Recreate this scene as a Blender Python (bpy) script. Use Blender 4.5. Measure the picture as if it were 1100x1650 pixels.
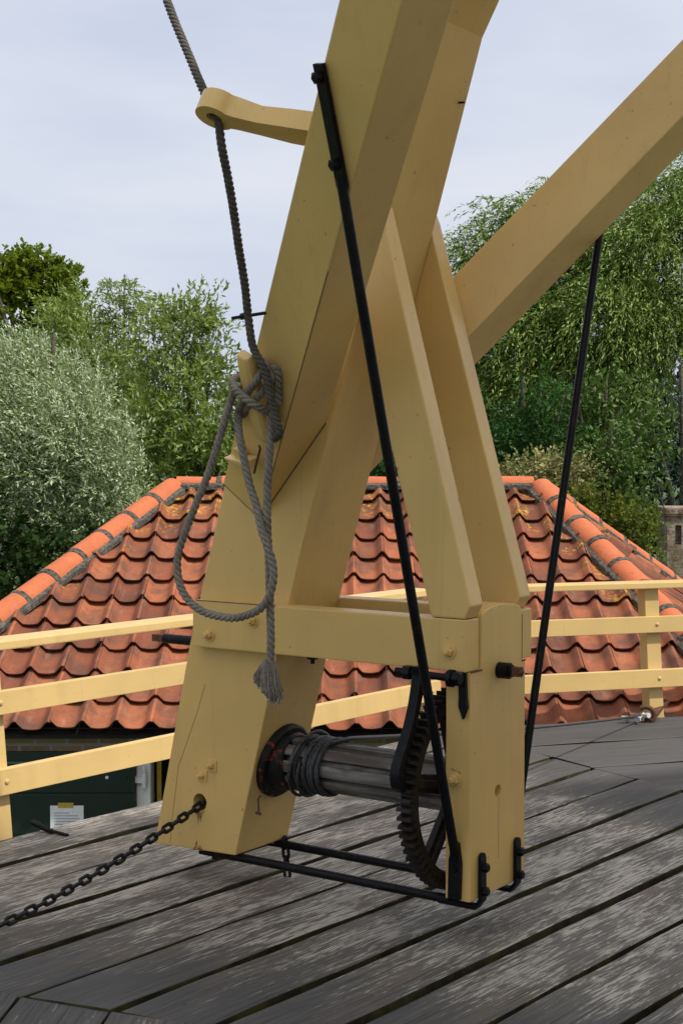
import bpy, bmesh, math, random
import numpy as np
from mathutils import Vector, Matrix
R = math.radians
for _o in list(bpy.data.objects): bpy.data.objects.remove(_o)
scene = bpy.context.scene
col = scene.collection
random.seed(7)
rng = np.random.default_rng(11)

# ---------------------------------------------------------------- camera
EYE = 1.7
cam_d = bpy.data.cameras.new('camera'); cam = bpy.data.objects.new('camera', cam_d); col.objects.link(cam)
cam.location = (0, 0, EYE); cam.rotation_euler = (R(90 - 2.267), 0, 0)
cam_d.sensor_fit = 'HORIZONTAL'; cam_d.sensor_width = 36; cam_d.lens = 36 * 2400 / 1100
cam_d.clip_start = .05; cam_d.clip_end = 3000
scene.camera = cam

# ---------------------------------------------------------------- light
SUN = Vector((.905, -.425, 1.58)).normalized()
sun_d = bpy.data.lights.new('sun', 'SUN'); sun_d.energy = 4.4; sun_d.angle = R(1.2); sun_d.color = (1, .95, .86)
sun = bpy.data.objects.new('sun', sun_d); col.objects.link(sun)
sun.rotation_euler = SUN.to_track_quat('Z', 'Y').to_euler(); sun.location = (20, -16, 40)

world = bpy.data.worlds.new('World'); scene.world = world; world.use_nodes = True
nt = world.node_tree; nt.nodes.clear()
def wn(t, **k):
    n = nt.nodes.new(t)
    for a, b in k.items(): setattr(n, a, b)
    return n
out = wn('ShaderNodeOutputWorld'); mix = wn('ShaderNodeMixShader'); b1 = wn('ShaderNodeBackground'); b2 = wn('ShaderNodeBackground')
sky = wn('ShaderNodeTexSky', sky_type='NISHITA', sun_disc=False, sun_elevation=math.asin(SUN.z), sun_rotation=math.atan2(SUN.x, SUN.y), air_density=1.0, dust_density=2.0)
tc = wn('ShaderNodeTexCoord'); mp = wn('ShaderNodeMapping'); mp.inputs['Scale'].default_value = (1.5, 1.5, 5.5)
no = wn('ShaderNodeTexNoise'); no.inputs['Scale'].default_value = 1.7; no.inputs['Detail'].default_value = 5; no.inputs['Roughness'].default_value = .5
cr = wn('ShaderNodeValToRGB'); cr.color_ramp.elements[0].position = .32; cr.color_ramp.elements[1].position = .72
cr.color_ramp.elements[0].color = (.62, .685, .845, 1); cr.color_ramp.elements[1].color = (.86, .885, .95, 1)
b1.inputs['Strength'].default_value = .1; b2.inputs['Strength'].default_value = 1.0; mix.inputs['Fac'].default_value = .88
L = nt.links.new
L(tc.outputs['Generated'], mp.inputs['Vector']); L(mp.outputs['Vector'], no.inputs['Vector']); L(no.outputs['Fac'], cr.inputs['Fac'])
dp = wn('ShaderNodeVectorMath', operation='DOT_PRODUCT'); dp.inputs[1].default_value = tuple(SUN); nv = wn('ShaderNodeVectorMath', operation='NORMALIZE')
au = wn('ShaderNodeValToRGB'); au.color_ramp.interpolation = 'EASE'; au.color_ramp.elements[0].position = .25; au.color_ramp.elements[0].color = (0, 0, 0, 1); au.color_ramp.elements[1].position = .98; au.color_ramp.elements[1].color = (.95, .87, .72, 1)
ad = wn('ShaderNodeMix', data_type='RGBA', blend_type='ADD'); ad.inputs[0].default_value = 1
L(tc.outputs['Generated'], nv.inputs[0]); L(nv.outputs[0], dp.inputs[0]); L(dp.outputs['Value'], au.inputs['Fac']); L(cr.outputs['Color'], ad.inputs[6]); L(au.outputs['Color'], ad.inputs[7])
L(ad.outputs[2], b2.inputs['Color']); L(sky.outputs['Color'], b1.inputs['Color'])
L(b1.outputs[0], mix.inputs[1]); L(b2.outputs[0], mix.inputs[2]); L(mix.outputs[0], out.inputs['Surface'])
vs = scene.view_settings; vs.view_transform = 'Standard'; vs.look = 'None'; vs.exposure = 0; vs.gamma = 1; vs.use_curve_mapping = False
scene.render.engine = 'CYCLES'; scene.cycles.max_bounces = 6; scene.cycles.use_denoising = True

# ---------------------------------------------------------------- material helper
class Mat:
    def __init__(s, name, rough=.6):
        s.m = bpy.data.materials.new(name); s.m.use_nodes = True; s.t = s.m.node_tree
        s.b = s.t.nodes['Principled BSDF']; s.b.inputs['Roughness'].default_value = rough
        s.tc = None
    def n(s, t, **k):
        x = s.t.nodes.new(t)
        for a, b in k.items(): setattr(x, a, b)
        return x
    def l(s, a, b): s.t.links.new(a, b)
    def co(s, kind='Object'):
        if s.tc is None: s.tc = s.n('ShaderNodeTexCoord')
        return s.tc.outputs[kind]
    def noise(s, scale, detail=4, rough=.55, vec=None, sc=None, out='Fac', dist=0):
        x = s.n('ShaderNodeTexNoise'); x.inputs['Scale'].default_value = scale; x.inputs['Detail'].default_value = detail
        x.inputs['Roughness'].default_value = rough; x.inputs['Distortion'].default_value = dist
        v = vec if vec is not None else s.co()
        if sc:
            mp = s.n('ShaderNodeMapping'); mp.inputs['Scale'].default_value = sc; s.l(v, mp.inputs['Vector']); v = mp.outputs['Vector']
        s.l(v, x.inputs['Vector']); return x.outputs[out]
    def ramp(s, fac, stops):
        x = s.n('ShaderNodeValToRGB'); e = x.color_ramp.elements
        while len(e) < len(stops): e.new(.5)
        for el, (p, c) in zip(e, stops):
            el.position = p; el.color = (c, c, c, 1) if isinstance(c, (int, float)) else (*c, 1)
        s.l(fac, x.inputs['Fac']); return x.outputs['Color']
    def mix(s, f, a, b, mode='MIX'):
        x = s.n('ShaderNodeMix', data_type='RGBA', blend_type=mode)
        for i, v in ((0, f), (6, a), (7, b)):
            if isinstance(v, (int, float)): x.inputs[i].default_value = v if i == 0 else (v, v, v, 1)
            elif isinstance(v, tuple): x.inputs[i].default_value = (*v, 1)
            else: s.l(v, x.inputs[i])
        return x.outputs[2]
    def math(s, op, a, b=0):
        x = s.n('ShaderNodeMath', operation=op)
        for i, v in ((0, a), (1, b)):
            if isinstance(v, (int, float)): x.inputs[i].default_value = v
            else: s.l(v, x.inputs[i])
        return x.outputs[0]
    def attr(s, name, out='Color'):
        x = s.n('ShaderNodeAttribute'); x.attribute_name = name; return x.outputs[out]
    def uv(s, name):
        x = s.n('ShaderNodeUVMap'); x.uv_map = name; return x.outputs['UV']
    def base(s, v):
        if isinstance(v, tuple): s.b.inputs['Base Color'].default_value = (*v, 1)
        else: s.l(v, s.b.inputs['Base Color'])
    def rough(s, v): s.l(v, s.b.inputs['Roughness'])
    def bump(s, h, strength=.3, dist=.002):
        x = s.n('ShaderNodeBump'); x.inputs['Strength'].default_value = strength; x.inputs['Distance'].default_value = dist
        s.l(h, x.inputs['Height']); s.l(x.outputs[0], s.b.inputs['Normal'])

M = {}
def paint(name, c, grain=(60, 60, 3)):
    m = Mat(name, .5)
    big = m.noise(2.2, 3); fine = m.noise(1, 5, .6, sc=grain); spots = m.noise(38, 2, .5)
    a = m.mix(m.ramp(big, [(.3, 0.0), (.7, 1.0)]), tuple(x * .90 for x in c), tuple(min(1, x * 1.06) for x in c))
    a = m.mix(m.ramp(fine, [(.55, 0.0), (.75, .16)]), a, tuple(x * .66 for x in c))
    a = m.mix(m.ramp(spots, [(.72, 0.0), (.76, .55)]), a, (.12, .075, .03))
    drip = m.noise(1, 3, .5, sc=(9, 9, .7))
    a = m.mix(m.ramp(drip, [(.58, 0.0), (.8, .20)]), a, (.25, .165, .065)); a = m.mix(m.ramp(m.noise(1, 4, .6, sc=(26, 26, 1.1)), [(.62, 0.0), (.74, .16)]), a, (.16, .11, .05))
    m.base(a); m.rough(m.ramp(fine, [(.3, .28), (.7, .48)])); m.bump(fine, .3, .0014)
    return m.m
CREAM = (.63, .418, .142)
M['cream'] = paint('cream paint', CREAM)
M['cream_rail'] = paint('cream rail paint', (.60, .418, .165), (4, 40, 40))
def iron(name, c, rough, rust=0., rc=(.10, .035, .015)):
    m = Mat(name, rough); f = m.noise(60, 4, .6); g = m.noise(14, 3); m.b.inputs['Specular IOR Level'].default_value = .16
    a = m.mix(m.ramp(g, [(.35, 0.0), (.7, 1.0)]), c, tuple(x * 2.0 for x in c))
    if rust: a = m.mix(m.ramp(m.noise(26, 5, .65), [(.62 - rust * .2, 0.0), (.72 - rust * .2, 1.0)]), a, rc)
    m.base(a); m.rough(m.ramp(f, [(.3, rough - .12), (.7, rough + .15)])); m.bump(f, .3, .0015)
    return m.m
M['crack'] = (lambda m: (m.base((.27, .18, .075)), m.m)[1])(Mat('opened paint crack', .9)); M['gap'] = (lambda m: (m.base((.075, .05, .02)), m.m)[1])(Mat('dark joint line', .9))
M['iron'] = iron('black painted iron', (.0035, .0036, .0045), .40, .08, (.030, .016, .010))
M['gear'] = iron('greased cast iron', (.013, .010, .0085), .42, .28, (.045, .022, .013))
M['flange'] = iron('rusty flange iron', (.008, .008, .008), .5, .30, (.26, .045, .018))
M['chain'] = iron('chain iron', (.010, .010, .011), .5, .15)
M['rust'] = iron('rusty strap iron', (.07, .035, .022), .65, .5)
M['steel'] = iron('galvanised steel', (.32, .33, .34), .3)
def wire():
    m = Mat('wire rope', .4); m.b.inputs['Metallic'].default_value = .5
    m.base(m.mix(m.noise(80, 3), (.014, .014, .015), (.10, .10, .102))); return m.m
M['wire'] = wire()
def rope(name, a, b):
    m = Mat(name, .9); f = m.noise(220, 4, .7); g = m.noise(20, 3)
    c = m.mix(m.ramp(f, [(.3, 0.0), (.7, 1.0)]), a, b); c = m.mix(m.ramp(g, [(.4, 0.0), (.7, .5)]), c, tuple(x * .6 for x in a))
    m.base(c); m.bump(f, .8, .003); return m.m
M['rope'] = rope('grey hemp rope', (.125, .106, .088), (.33, .29, .24))
M['rope_dark'] = rope('weathered dark rope', (.040, .036, .030), (.14, .125, .105))
def drum():
    m = Mat('worn drum wood', .5)
    f = m.noise(1, 5, .6, sc=(3, 60, 60)); g = m.noise(5, 4, .6, sc=(1, 3, 3))
    a = m.mix(m.ramp(f, [(.3, 0.0), (.7, 1.0)]), (.030, .026, .022), (.21, .192, .17)); a = m.mix(m.ramp(g, [(.47, 0.0), (.62, .75)]), a, (.045, .022, .015))
    m.base(a); m.rough(m.ramp(g, [(.3, .36), (.7, .6)])); m.bump(f, .5, .002); return m.m
M['drum'] = drum()
def deck():
    m = Mat('weathered grey deck boards', .6); m.b.inputs['Specular IOR Level'].default_value = .22
    uv = m.uv('board'); wear = m.attr('wear', 'Fac')
    grain = m.noise(1, 4, .6, vec=uv, sc=(1.6, 150, 1)); fleck = m.noise(1, 8, .70, vec=uv, sc=(8.5, 85, 1)); clus = m.noise(1, 3, .5, vec=uv, sc=(2.2, 7, 1)); streak = m.noise(1, 6, .68, vec=uv, sc=(4, 60, 1)); patch = m.noise(1, 4, .55, vec=uv, sc=(1.5, 3.5, 1)); pb = m.noise(1, 1, .5, vec=uv, sc=(.2, .9, 1))
    paintc = m.mix(pb, (.046, .046, .048), (.082, .081, .081))
    worn = m.mix(pb, (.088, .080, .068), (.162, .149, .127))
    worn = m.mix(m.ramp(patch, [(.52, 0.0), (.70, .55)]), worn, (.135, .094, .062))
    f = m.math('ADD', m.math('MULTIPLY', streak, .55), m.math('MULTIPLY', patch, .35)); f = m.math('ADD', f, m.math('MULTIPLY', wear, .40))
    f = m.ramp(f, [(.46, 0.0), (.66, 1.0)])
    a = m.mix(m.math('MULTIPLY', f, .95), paintc, worn)
    fl_ = m.ramp(m.math('ADD', fleck, m.math('ADD', m.math('MULTIPLY', wear, .30), m.math('MULTIPLY', clus, .42))), [(.850, 0.0), (.895, 1.0)])
    a = m.mix(m.math('MULTIPLY', fl_, m.math('ADD', m.math('MULTIPLY', f, .62), .22)), a, (.44, .41, .355))
    a = m.mix(m.ramp(grain, [(.36, .85), (.47, 0.0)]), a, (.022, .019, .016))
    a = m.mix(m.ramp(m.noise(1, 3, .5, vec=uv, sc=(16, 30, 1)), [(.71, 0.0), (.76, .8)]), a, (.02, .018, .016))
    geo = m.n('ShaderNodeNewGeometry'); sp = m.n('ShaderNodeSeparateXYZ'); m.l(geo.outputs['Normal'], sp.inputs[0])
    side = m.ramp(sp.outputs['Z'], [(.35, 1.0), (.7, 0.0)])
    moss_shade = m.mix(m.ramp(m.noise(9, 4), [(.4, 0.0), (.62, 1.0)]), (.022, .019, .013), (.060, .054, .016))
    moss_shade = m.mix(m.ramp(m.math('ADD', wear, .5), [(.36, 1.0), (.42, 0.0)]), moss_shade, (.008, .007, .006)); a = m.mix(side, a, moss_shade)  # moss darkened, near black in the right section: gap shade put into the colour
    nail = None
    m.base(a); m.rough(m.ramp(m.noise(1, 3, vec=uv, sc=(1.0, 6, 1)), [(.3, .45), (.7, .75)]))
    h = m.math('ADD', m.math('MULTIPLY', grain, .6), m.math('MULTIPLY', f, .5)); m.bump(h, .55, .004)
    return m.m
M['deck'] = deck()
M['gap_shade'] = (lambda m: (m.base(m.mix(m.noise(8), (.02, .017, .012), (.05, .042, .028))), m.m)[1])(Mat('gap shade sheet', .9))  # near-black colour for the sheet that makes the deck gaps look shaded
def tile(name, a_, b_, cdark, lichen=True, cattr=True):
    m = Mat(name, .78); m.b.inputs['Specular IOR Level'].default_value = .15
    n1 = m.noise(5, 5, .6); n2 = m.noise(42, 4, .6); n3 = m.noise(1, 4, .6, sc=(14, 5, 5))
    a = m.mix(m.attr('tint', 'Fac') if cattr else n1, a_, b_)
    a = m.mix(m.ramp(n1, [(.40, 0.0), (.66, .7)]), a, cdark)
    a = m.mix(m.ramp(n2, [(.56, 0.0), (.74, .5)]), a, tuple(x * .5 for x in cdark))
    a = m.mix(m.ramp(n3, [(.58, 0.0), (.76, .35)]), a, (.30, .22, .17))
    if lichen:
        sp = m.n('ShaderNodeSeparateXYZ'); m.l(m.co('Object'), sp.inputs[0])
        zone = m.ramp(m.attr('lichen', 'Fac'), [(0, 0.0), (1, .20)])
        zone = m.ramp(m.attr('lichen', 'Fac'), [(.18, 0.0), (.5, 1.0)]); s = m.math('MULTIPLY', m.ramp(m.noise(26, 5, .7), [(.52, 0.0), (.57, 1.0)]), m.math('MULTIPLY', zone, m.ramp(m.noise(3.5, 2), [(.47, 0.0), (.56, 1.0)])))
        a = m.mix(s, a, (.48, .26, .015))
        a = m.mix(m.ramp(m.noise(55, 3, .5), [(.74, 0.0), (.78, .8)]), a, (.03, .024, .02))
    m.base(a); m.bump(n2, .45, .004)
    return m.m
M['tile'] = tile('terracotta pantiles', (.175, .056, .031), (.335, .112, .053), (.075, .047, .038))
M['cap'] = tile('bright terracotta ridge tiles', (.47, .135, .058), (.56, .175, .080), (.36, .105, .05), False)
def simple(name, a, b, scale=20, rough=.8, bump=.3, bd=.003):
    m = Mat(name, rough); n = m.noise(scale, 5, .6); m.base(m.mix(m.ramp(n, [(.35, 0.0), (.68, 1.0)]), a, b)); m.bump(n, bump, bd); return m.m
M['mortar'] = simple('lichened grey mortar', (.022, .020, .016), (.13, .118, .098), 34, .95, .9, .015)
M['green'] = simple('dark green paint', (.004, .016, .011), (.006, .021, .015), 6, .45, .1)
M['white'] = simple('white paint', (.74, .75, .76), (.82, .83, .84), 8, .5, .05)
M['dark'] = simple('dark interior', (.010, .006, .004), (.016, .010, .007), 8, .9)
M['paper'] = simple('white paper', (.72, .73, .78), (.76, .77, .81), 30, .8, .02)
M['ink'] = simple('grey print', (.30, .31, .34), (.36, .37, .4), 30, .8, 0)
M['tape'] = simple('yellow tape', (.42, .30, .03), (.5, .36, .05), 30, .5, 0)
M['bark'] = simple('bark', (.05, .04, .028), (.13, .11, .085), 18, .9, .8, .02)
M['lawn'] = simple('grass', (.03, .055, .012), (.06, .10, .025), 3, .95, .6, .03)
M['fascia'] = simple('dark gutter', (.012, .010, .009), (.03, .026, .022), 9, .6)
M['limewash'] = simple('limewashed tower', (.58, .56, .50), (.70, .68, .62), 4, .8)
M['thatch'] = simple('cap thatch', (.09, .075, .055), (.16, .135, .10), 12, .95, .8, .03)
def brick(name, c1, c2, mo, sc=1.0, white=0.):
    m = Mat(name, .9); x = m.n('ShaderNodeTexBrick'); x.inputs['Scale'].default_value = sc
    x.inputs['Brick Width'].default_value = .215; x.inputs['Row Height'].default_value = .075; x.inputs['Mortar Size'].default_value = .011
    x.inputs['Color1'].default_value = (*c1, 1); x.inputs['Color2'].default_value = (*c2, 1); x.inputs['Mortar'].default_value = (*mo, 1)
    m.l(m.uv('wall'), x.inputs['Vector']); n = m.noise(30, 4, .6)
    a = m.mix(m.ramp(n, [(.45, 0.0), (.7, .6)]), x.outputs['Color'], (.34, .31, .26))
    if white:
        a = m.mix(m.ramp(m.noise(7, 6, .68), [(.48, 0.0), (.60, white)]), a, (.42, .36, .30))
        a = m.mix(m.ramp(m.noise(1, 4, .6, sc=(7, 7, 1.2)), [(.56, 0.0), (.68, .8)]), a, (.10, .085, .02))
    m.base(a); m.bump(m.math('SUBTRACT', n, x.outputs['Fac']), .9, .01); return m.m
M['brick'] = brick('yellow house brick', (.42, .27, .11), (.26, .17, .09), (.40, .38, .34))
M['pier'] = brick('limewashed brick', (.13, .065, .042), (.20, .12, .08), (.20, .165, .13), 1, .55)
def leaf(name, c, c2, under=None, trans=.35, rough=.5):
    m = Mat(name, rough); t = m.attr('tint', 'Fac')
    a = m.mix(t, c, c2)
    if under:
        g = m.n('ShaderNodeNewGeometry'); a = m.mix(g.outputs['Backfacing'], a, under)
    m.base(a); m.b.inputs['Specular IOR Level'].default_value = .12
    tr = m.n('ShaderNodeBsdfTranslucent'); m.l(m.mix(.5, a, (.10, .15, .02)), tr.inputs['Color'])
    mx = m.n('ShaderNodeMixShader'); mx.inputs[0].default_value = trans
    m.l(m.b.outputs[0], mx.inputs[1]); m.l(tr.outputs[0], mx.inputs[2]); m.l(mx.outputs[0], m.t.nodes['Material Output'].inputs['Surface'])
    return m.m

# ---------------------------------------------------------------- mesh helpers
class MB:
    """collects vertices and faces, becomes ONE mesh object"""
    def __init__(s): s.v = []; s.f = []; s.bev = 0
    def add(s, vs_, fs):
        o = len(s.v); s.v += [tuple(map(float, p)) for p in vs_]; s.f += [tuple(i + o for i in f) for f in fs]; return s
    def prism(s, poly, a, b, axis=1):
        """polygon in (u,z) extruded along v from a to b; axis 0: polygon in (v,z) along u; axis 2: polygon in (u,v) along z"""
        n = len(poly)
        def P(p, w): return (p[0], w, p[1]) if axis == 1 else ((w, p[0], p[1]) if axis == 0 else (p[0], p[1], w))
        s.add([P(p, a) for p in poly] + [P(p, b) for p in poly],
              [tuple(range(n))[::-1], tuple(range(n, 2 * n))] + [(i, (i + 1) % n, (i + 1) % n + n, i + n) for i in range(n)]); return s
    def box(s, lo, hi):
        return s.prism([(lo[0], lo[2]), (hi[0], lo[2]), (hi[0], hi[2]), (lo[0], hi[2])], lo[1], hi[1])
    def hexa(s, eight): return s.add(eight, [(0, 1, 2, 3), (7, 6, 5, 4), (0, 4, 5, 1), (1, 5, 6, 2), (2, 6, 7, 3), (3, 7, 4, 0)])
    def bar(s, p0, p1, w, h, up=(0, 0, 1)):
        p0 = Vector(p0); p1 = Vector(p1); d = (p1 - p0).normalized(); x = d.cross(Vector(up)).normalized() * w / 2; y = x.cross(d).normalized() * h / 2
        return s.hexa([p0 - x - y, p0 + x - y, p0 + x + y, p0 - x + y, p1 - x - y, p1 + x - y, p1 + x + y, p1 - x + y])
    def tube(s, pts, r, n=10, cap=True, roll=None):
        P = [Vector(p) for p in pts]; rr = r if hasattr(r, '__len__') else [r] * len(P)
        t = (P[1] - P[0]).normalized(); a = t.orthogonal().normalized(); vs_ = []
        for i, p in enumerate(P):
            t = (P[min(i + 1, len(P) - 1)] - P[max(i - 1, 0)]).normalized()
            a = (a - t * a.dot(t)).normalized(); b = t.cross(a)
            for k in range(n):
                q = 2 * math.pi * k / n; vs_.append(p + (a * math.cos(q) + b * math.sin(q)) * rr[i])
        fs = [(i * n + k, i * n + (k + 1) % n, (i + 1) * n + (k + 1) % n, (i + 1) * n + k) for i in range(len(P) - 1) for k in range(n)]
        if cap: fs += [tuple(range(n))[::-1], tuple(range((len(P) - 1) * n, len(P) * n))]
        return s.add(vs_, fs)
    def lathe(s, c, ax, prof, n=32, start=0.):
        """profile of (distance along axis, radius)"""
        c = Vector(c); ax = Vector(ax).normalized(); a = ax.orthogonal().normalized(); b = ax.cross(a); vs_ = []
        for d, r in prof:
            for k in range(n):
                q = 2 * math.pi * k / n + start; vs_.append(c + ax * d + (a * math.cos(q) + b * math.sin(q)) * r)
        m = len(prof)
        return s.add(vs_, [(i * n + k, i * n + (k + 1) % n, (i + 1) * n + (k + 1) % n, (i + 1) * n + k) for i in range(m - 1) for k in range(n)] + [tuple(range(n))[::-1], tuple(range((m - 1) * n, m * n))])
    def xform(s, mtx): s.v = [tuple(mtx @ Vector(p)) for p in s.v]; return s
    def mesh(s, name, bevel=0, smooth=False, seg=2):
        me = bpy.data.meshes.new(name); me.from_pydata(s.v, [], s.f); me.validate()
        bm = bmesh.new(); bm.from_mesh(me); bmesh.ops.recalc_face_normals(bm, faces=bm.faces)
        if bevel:
            ed = [e for e in bm.edges if len(e.link_faces) == 2 and e.calc_face_angle(0) > .5]
            bmesh.ops.bevel(bm, geom=ed, offset=bevel, segments=seg, profile=.6, affect='EDGES', clamp_overlap=True)
        bm.to_mesh(me); bm.free()
        if smooth: me.shade_smooth() if hasattr(me, 'shade_smooth') else None
        return me
def smooth_by_angle(me, ang=.6):
    for p in me.polygons: p.use_smooth = True
    me.set_sharp_from_angle(angle=ang)

O = Vector((-.4111, 5.6795, 0)); ANG = R(-35)
LM = Matrix.Translation(O) @ Matrix.Rotation(ANG, 4, 'Z')       # winch frame (u towards the mill, v to the right and away, z up) -> world
def tag(o, label=None, cat=None, group=None, kind=None):
    if label: o['label'] = label
    if cat: o['category'] = cat
    if group: o['group'] = group
    if kind: o['kind'] = kind
    return o
def empty(name, loc, rz=0.):
    o = bpy.data.objects.new(name, None); o.location = loc; o.rotation_euler = (0, 0, rz); o.empty_display_size = .2; col.objects.link(o); return o
def build(name, mb, mat, parent=None, bevel=0, smooth=0, seg=2):
    me = mb.mesh(name, bevel, seg=seg)
    if smooth: smooth_by_angle(me, smooth)
    me.materials.append(M[mat] if isinstance(mat, str) else mat)
    o = bpy.data.objects.new(name, me); col.objects.link(o)
    if parent: o.parent = parent
    else:
        a = np.array([v.co[:] for v in me.vertices]); c = Vector(((a[:, 0].min() + a[:, 0].max()) / 2, (a[:, 1].min() + a[:, 1].max()) / 2, a[:, 2].min()))
        me.transform(Matrix.Translation(-c)); o.location = c
    return o
def spline(pts, n=8):
    P = [Vector(p) for p in pts]; P = [P[0] * 2 - P[1]] + P + [P[-1] * 2 - P[-2]]; o = []
    for i in range(1, len(P) - 2):
        a, b, c, d = P[i - 1:i + 3]
        for k in range(n):
            t = k / n; o.append(.5 * ((2 * b) + (c - a) * t + (2 * a - 5 * b + 4 * c - d) * t * t + (-a + 3 * b - 3 * c + d) * t ** 3))
    return o + [P[-2]]
def resample(P, step):
    L_ = [0]
    for i in range(1, len(P)): L_.append(L_[-1] + (P[i] - P[i - 1]).length)
    n = max(2, int(L_[-1] / step)); o = []; j = 0
    for k in range(n + 1):
        s = L_[-1] * k / n
        while j < len(P) - 2 and L_[j + 1] < s: j += 1
        f = (s - L_[j]) / max(1e-9, L_[j + 1] - L_[j]); o.append(P[j].lerp(P[j + 1], f))
    return o, L_[-1] / n
def twisted(mb, pts, r, strands=3, pitch=.075, step=.006, n=7):
    P, ds = resample(spline(pts), step); sr = r * .50; off = r * .52
    t = (P[1] - P[0]).normalized(); a = t.orthogonal().normalized(); fr = []
    for i, p in enumerate(P):
        t = (P[min(i + 1, len(P) - 1)] - P[max(i - 1, 0)]).normalized(); a = (a - t * a.dot(t)).normalized(); fr.append((p, a.copy(), t.cross(a)))
    for k in range(strands):
        pts_ = []
        for i, (p, a, b) in enumerate(fr):
            q = 2 * math.pi * (k / strands - i * ds / pitch); pts_.append(p + (a * math.cos(q) + b * math.sin(q)) * off)
        mb.tube(pts_, sr, n)
    return mb

def fuzz(mb, pts, r, n):
    P, ds = resample(spline(pts), .01); fr_ = random.Random(n)
    for _ in range(n):
        i = fr_.randrange(1, len(P) - 1); t = (P[i + 1] - P[i - 1]).normalized(); v = Vector((fr_.gauss(0, 1), fr_.gauss(0, 1), fr_.gauss(0, 1))); v = (v - t * v.dot(t)).normalized(); w = t.cross(v) * .0007
        a = P[i] + v * r * .85; b = a + v * fr_.uniform(.002, .007) + t * fr_.uniform(-.008, .008)
        mb.add([a - w, a + w, b], [(0, 1, 2)])
# ================================================================ SETTING
# ---- mill and gallery geometry: a ring of straight deck sections round the mill
MILL = Vector((5.37, 2.0, 0)); RO = 8.52; STEP = R(34); A0 = math.atan2(.83, -.558)   # angle of the corner seen right of the winch
def corner(k, r=RO): a = A0 + k * STEP; return MILL + Vector((math.cos(a), math.sin(a), 0)) * r
g = MB(); g.add([(-1500, -1500, -2.6), (1500, -1500, -2.6), (1500, 1500, -2.6), (-1500, 1500, -2.6)], [(0, 1, 2, 3)])
tag(build('ground', g, 'lawn'), kind='structure')

def deck_mesh():
    V = []; F = []; UV = []; W = []
    pitch = .3126; gap = .034
    for sec in (-2, -1, 0, 1, 2):
        c0 = corner(sec + 1); c1 = corner(sec)            # from the left corner to the right corner
        d = (c1 - c0).normalized(); nin = Vector((d.y, -d.x, 0))
        if (MILL - c0).dot(nin) < 0: nin = -nin
        t0 = (MILL - c0).normalized(); t1 = (MILL - c1).normalized()
        nb = 13 if sec in (0, -1, 1) else 9
        for b in range(nb):
            g_ = gap * (.8 + .5 * random.random()) * (1 if sec == 0 else .26)
            o0 = b * pitch + (g_ if b else 0); o1 = (b + 1) * pitch
            bid = random.random() * 50; h = random.uniform(-.004, .004); tilt = random.uniform(-.003, .003)
            ns = 40
            base = len(V); wv = []
            for i in range(ns + 1):
                f = i / ns
                for (o_, zz) in ((o0, -.055), (o0, h - tilt), (o0 + .003, h + .003 - tilt), (o1 - .003, h + .003 + tilt), (o1, h + tilt), (o1, -.055)):
                    p0 = c0 + t0 * (o_ / t0.dot(nin)); p1 = c1 + t1 * (o_ / t1.dot(nin))
                    e = .0025
                    wob = .004 * math.sin(f * 23 + bid) * math.sin(f * 7 + bid * 3) if 0 < i < ns else 0
                    p = p0 + d * e + (p1 - p0 - d * 2 * e) * f + nin * wob
                    V.append((p.x, p.y, zz + .0015 * math.sin(f * 31 + bid * 2)))
                    ln = (p1 - p0).length
                    UV.append((p.x * d.x + p.y * d.y + bid, o_ + bid * 3.1))
                    endf = min(1, max(0, (min(f, 1 - f) * ln - .25) / .55))
                    W.append({0: .46 * endf + .02, -1: -.24, 1: .10}.get(sec, .3))
            for i in range(ns):
                for k in range(5):
                    q = base + i * 6 + k; F.append((q, q + 6, q + 7, q + 1))
            F.append(tuple(base + k for k in range(6))); F.append(tuple(base + ns * 6 + k for k in range(6))[::-1])
    me = bpy.data.meshes.new('gallery_deck'); me.from_pydata(V, [], F)
    bm = bmesh.new(); bm.from_mesh(me); bmesh.ops.recalc_face_normals(bm, faces=bm.faces); bm.to_mesh(me); bm.free()
    u = me.uv_layers.new(name='board'); vi = np.empty(len(me.loops), dtype=np.int32); me.loops.foreach_get('vertex_index', vi)
    u.data.foreach_set('uv', np.array(UV, dtype=np.float32)[vi].ravel())
    at = me.attributes.new('wear', 'FLOAT', 'POINT'); at.data.foreach_set('value', np.array(W, dtype=np.float32))
    me.materials.append(M['deck']); o = bpy.data.objects.new('gallery_deck', me); col.objects.link(o); tag(o, kind='structure')
deck_mesh()
under = MB()
for sec in (-2, -1, 0, 1, 2):
    a, b = corner(sec, RO - .06), corner(sec + 1, RO - .06); c, d_ = corner(sec + 1, 4.3), corner(sec, 4.3)
    under.add([(p.x, p.y, z) for z in (-.16, -.10) for p in (a, b, c, d_)], [(0, 1, 2, 3), (7, 6, 5, 4), (0, 4, 5, 1), (1, 5, 6, 2), (2, 6, 7, 3), (3, 7, 4, 0)])
tag(build('gap_shade_sheet', under, 'gap_shade'), kind='structure')  # dark sheet added below the boards, stands in for the shade in the gaps

# ---- the mill itself stands behind the photographer and shades winch and deck
mill = empty('windmill', (MILL.x, MILL.y, -2.6)); tag(mill, 'limewashed octagonal windmill body with a thatched cap behind the gallery', 'windmill')
tw = MB(); tw.lathe((0, 0, 0), (0, 0, 1), [(0, 4.6), (2.6, 4.15), (9.6, 2.8)], 8, .3); build('tower', tw, 'limewash', mill, .02)
cp = MB(); cp.lathe((0, 0, 9.4), (0, 0, 1), [(0, 2.9), (.2, 3.45), (.95, 3.42), (2.3, 2.5), (3.6, 1.5), (4.4, .7), (4.7, .1)], 24); build('cap', cp, 'thatch', mill, 0, .5)

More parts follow.
